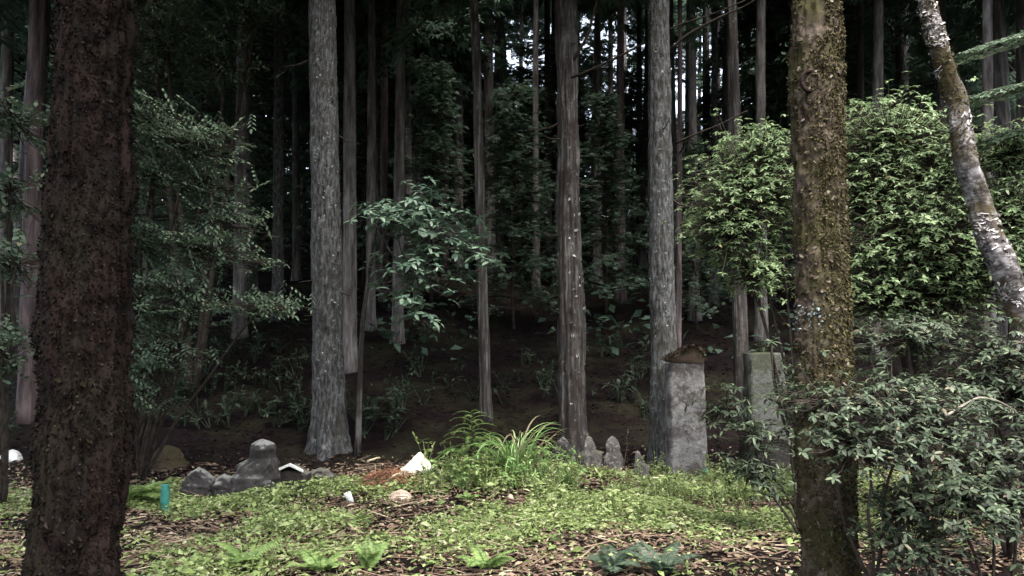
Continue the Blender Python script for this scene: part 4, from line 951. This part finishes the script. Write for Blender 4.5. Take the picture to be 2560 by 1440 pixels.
# tall stele with mossy gabled cap
def slab(mb, w0, w1, h, dp, c, seed, nx=16, nz=44, ny=6, rough=0.012):
    """upright dressed stone, worn faces and chipped edges; w0 at the foot, w1 at the top"""
    r = np.random.default_rng(seed)
    def face(o, eu, ev, nu, nv):
        u = np.linspace(0, 1, nu); v = np.linspace(0, 1, nv); U, V = np.meshgrid(u, v)
        return U, V
    per = []                                       # closed ring of a rounded rectangle
    for k in range(nx): per.append((-1 + 2 * k / nx, -1))
    for k in range(ny): per.append((1, -1 + 2 * k / ny))
    for k in range(nx): per.append((1 - 2 * k / nx, 1))
    for k in range(ny): per.append((-1, 1 - 2 * k / ny))
    per = np.array(per); n = len(per); zs = np.linspace(0, 1, nz)
    ua = np.arange(n) / n; UU, VV = np.meshgrid(ua, zs * h)
    nn = noise2(UU, VV, 10, 5, seed) * 1.2 + noise2(UU, VV, 30, 16, seed + 1) * 0.9 + noise2(UU, VV, 44, 40, seed + 2) * .5
    corner = (np.abs(per[:, 0]) > .9) & (np.abs(per[:, 1]) > .9)
    ww = (w0 + (w1 - w0) * zs) / 2
    x = per[None, :, 0] * ww[:, None]; y = np.repeat(per[None, :, 1] * dp / 2, nz, 0)
    chip = np.where(corner[None], -0.018 - 0.035 * np.clip(nn, 0, 1), 0)
    sc = 1 + (rough * nn + chip) / (w0 / 2)
    v = np.stack([x * sc, y * sc, np.repeat(zs[:, None] * h, n, 1)], -1) + np.asarray(c)
    i = np.arange(nz - 1)[:, None] * n; j = np.arange(n)[None, :]; j2 = (j + 1) % n
    q = np.stack([i + j, i + j2, i + n + j2, i + n + j], -1).reshape(-1, 4)
    vv = np.concatenate([v.reshape(-1, 3), v[-1].mean(0)[None] + [0, 0, .01]]); jj = np.arange(n)
    mb.add(vv, np.stack([(nz - 1) * n + jj, (nz - 1) * n + (jj + 1) % n, np.full(n, nz * n)], -1), q)
c = hit(1716, 1188); u = c[1] / F; root = thing('stone_stele', 'tall pale weathered stone stele with a mossy gabled cap', 'stele', c, 'stone steles')
mb = MB(); slab(mb, 97 * u, 88 * u, 286 * u, 0.30, c - [0, 0, .06], 41); mb.build('shaft', M['stele'], root)
hh = 280 * u
mb = MB(); prism(mb, [(-41 * u, hh - 3 * u), (41 * u, hh - 10 * u), (45 * u, hh + 2 * u), (36 * u, hh + 26 * u), (20 * u, hh + 37 * u), (4 * u, hh + 35 * u), (-20 * u, hh + 22 * u), (-43 * u, hh + 8 * u)], 0.33, c, 0.03); cap = mb.build('cap', M['roofmoss'], root, True)
r = np.random.default_rng(81); n = 2600; mb = MB(); xx = r.uniform(-46, 46, n) * u; yy = r.uniform(-.22, .22, n)
zz = hh + np.interp(xx / u, [-46, -20, 4, 20, 36, 46], [6, 22, 35, 37, 26, 0]) * u
batch(mb, SMALL, np.stack([xx, yy, zz - .01], -1) + c, basis(r.normal(0, 1, (n, 3)) + [0, -.3, .2], r.normal(0, .5, (n, 3)) + [0, 0, 1]), 0.035 * r.uniform(.5, 1.4, n)); mb.build('moss', M['moss_brown'], root, False, 'stuff')
mb = MB()                                           # faint worn inscription: one column of shallow chisel marks
for k in range(9):
    z0 = (60 + 22 * k) * u
    for m_ in range(3):
        a = c + [(-3 + r.uniform(-6, 6)) * u, -0.153, z0 + r.uniform(0, 14) * u]; e = a + [r.uniform(-7, 7) * u, 0, r.uniform(-6, 6) * u]
        tube(mb, np.array([a, (a + e) / 2, e]), 0.0045, 4)
mb.build('carving', M['stone'], root, True, 'stuff')
# second stele on a plinth, behind the shrub
c = on(1912, 11.3); u = c[1] / F; root = thing('stone_stele', 'second grey stone stele half covered by leafy shrub', 'stele', c, 'stone steles')
py = 720 - F * math.tan(math.atan2(c[2] - CAMZ, c[1]) - PITCH); top = P(1908, 868, c[1]); H2 = top[2] - c[2]
mb = MB(); slab(mb, 118 * u, 112 * u, H2 * 0.30, 0.55, c - [0, 0, .08], 51, 14, 14); mb.build('plinth', M['stone'], root)
mb = MB(); slab(mb, 96 * u, 92 * u, H2 * 0.72, 0.34, c + [0, 0, H2 * 0.28 - .08], 52); mb.build('shaft', M['stele_moss'], root)

# ------------------------------------------------------------------ ground cover and litter
r = np.random.default_rng(91)
def scatter(n, x0, x1, y0, y1, dens):
    x = r.uniform(x0, x1, n); y = r.uniform(y0, y1, n)
    k = (r.random(n) < dens(x, y)) & (np.abs(x) < 0.70 * y + 0.8); return x[k], y[k]
def cover_d(x, y):
    back = 9.9 + 1.1 * sstep(-2.2, .8, x)
    a = sstep(6.0, 7.9, y + 0.25 * x * (x > 0) * -1 + 1.2 * pnoise(x, y, 1.2, 3)) * sstep(back + .35, back - .35, y)
    a = a * (1 + .9 * np.exp(-(((x - 1.4) / 1.9) ** 2 + ((y - 8.6) / 1.3) ** 2)))
    a = np.maximum(a, 0.55 * sstep(-0.5, -1.5, x) * sstep(back + .35, back - .35, y))
    return np.clip(a * (0.42 + 2.3 * pnoise(x, y, 1.0, 4) + 1.5 * pnoise(x, y, .3, 5)) + 0.04, 0.03, 1) * sstep(back + .7, back + .1, y)
x, y = scatter(340000, -8, 7, 4.2, 12, cover_d)
z = ground(x, y); n = len(x); a = r.random(n) * 6.28
f = np.stack([np.cos(a), np.sin(a), r.normal(.1, .25, n)], -1)
mb = MB(); batch(mb, SMALL, np.stack([x, y, z + .015 + .17 * r.random(n) ** 1.4 * np.clip(.5 + 1.5 * pnoise(x, y, .6, 6), .1, 1.2)], -1), basis(f, np.tile([0, 0, 1.0], (n, 1)) + r.normal(0, .5, (n, 3))), np.stack([.042 * r.uniform(.4, 1.5, n), .044 * r.uniform(.4, 1.7, n), .05 + 0 * a], -1) * np.where(r.random((n, 1)) < .07, 2.0, 1.0))
o = mb.build('ground_cover', M['cover'], None, False, 'stuff'); o['label'] = 'low pale green leafy plants covering the clearing'
def lit_d(x, y): return np.clip(0.65 + .9 * pnoise(x, y, .7, 8), .15, 1) * sstep(1.6, .3, y - (9.9 + 1.1 * sstep(-2.2, .8, x)))
x, y = scatter(95000, -9, 9, 4.0, 13, lit_d)
z = ground(x, y); n = len(x); a = r.random(n) * 6.28; f = np.stack([np.cos(a), np.sin(a), r.normal(0, .15, n)], -1)
mb = MB(); batch(mb, SMALL, np.stack([x, y, z + .004 + .03 * r.random(n)], -1), basis(f, np.tile([0, 0, 1.0], (n, 1)) + r.normal(0, .3, (n, 3))), np.stack([.05 * r.uniform(.5, 1.5, n), .075 * r.uniform(.5, 1.5, n), .07 + 0 * a], -1))
o = mb.build('leaf_litter', M['litter'], None, False, 'stuff'); o['label'] = 'brown fallen leaves strewn over the forest floor'
# needle litter under the conifers, its colour darkened to carry the slope's shade
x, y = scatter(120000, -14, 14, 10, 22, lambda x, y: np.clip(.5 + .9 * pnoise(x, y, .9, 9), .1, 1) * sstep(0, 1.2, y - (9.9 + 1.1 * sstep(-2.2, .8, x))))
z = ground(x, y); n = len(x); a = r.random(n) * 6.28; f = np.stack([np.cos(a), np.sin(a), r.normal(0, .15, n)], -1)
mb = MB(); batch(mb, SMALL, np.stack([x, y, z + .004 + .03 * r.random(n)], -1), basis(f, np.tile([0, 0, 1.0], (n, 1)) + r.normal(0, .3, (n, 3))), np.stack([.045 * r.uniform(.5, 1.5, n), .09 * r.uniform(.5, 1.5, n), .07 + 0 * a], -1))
o = mb.build('shaded_needle_litter', M['shaded_litter'], None, False, 'stuff'); o['label'] = 'needle litter with the shade of the wooded slope in its colour'
# fallen twigs in the brown foreground
x, y = scatter(9000, -6, 6, 4.2, 11, lambda x, y: .25 + .5 * sstep(7.6, 6.2, y))
mb = MB(); z = ground(x, y); n = len(x); a = r.random(n) * 6.28
batch(mb, (np.array([(-.02, 0, 0), (.02, 0, 0), (.012, 1, .03), (-.012, 1, .03), (0, 0, .03), (0, 1, .05)]), [], [(0, 4, 5, 3), (4, 1, 2, 5)]), np.stack([x, y, z + .012 + .03 * r.random(n)], -1), basis(np.stack([np.cos(a), np.sin(a), r.normal(0, .12, n)], -1), np.tile([0, 0, 1.0], (n, 1))), .2 * r.uniform(.4, 1.5, n))
o = mb.build('twig_litter', M['litter'], None, False, 'stuff'); o['label'] = 'thin fallen twigs on the forest floor'

# low undergrowth on the far slope, read as one dark mass
x, y = scatter(90000, -42, 42, 15.5, 50, lambda x, y: np.clip(.35 + 1.3 * pnoise(x, y, 2.2, 11), 0, 1) * (.35 + .65 * sstep(16, 26, y)))
z = ground(x, y); n = len(x); a = r.random(n) * 6.28
f = np.stack([np.cos(a), np.sin(a), r.normal(.1, .35, n)], -1)
mb = MB(); batch(mb, SMALL, np.stack([x, y, z + (.15 + .75 * np.clip(.5 + pnoise(x, y, 1.4, 12), 0, 1)) * r.random(n)], -1), basis(f, np.tile([0, 0, 1.0], (n, 1)) + r.normal(0, .4, (n, 3))), .26 * r.uniform(.6, 1.4, n))
o = mb.build('undergrowth', M['crown'], None, False, 'stuff'); o['label'] = 'dim low undergrowth covering the far wooded slope'
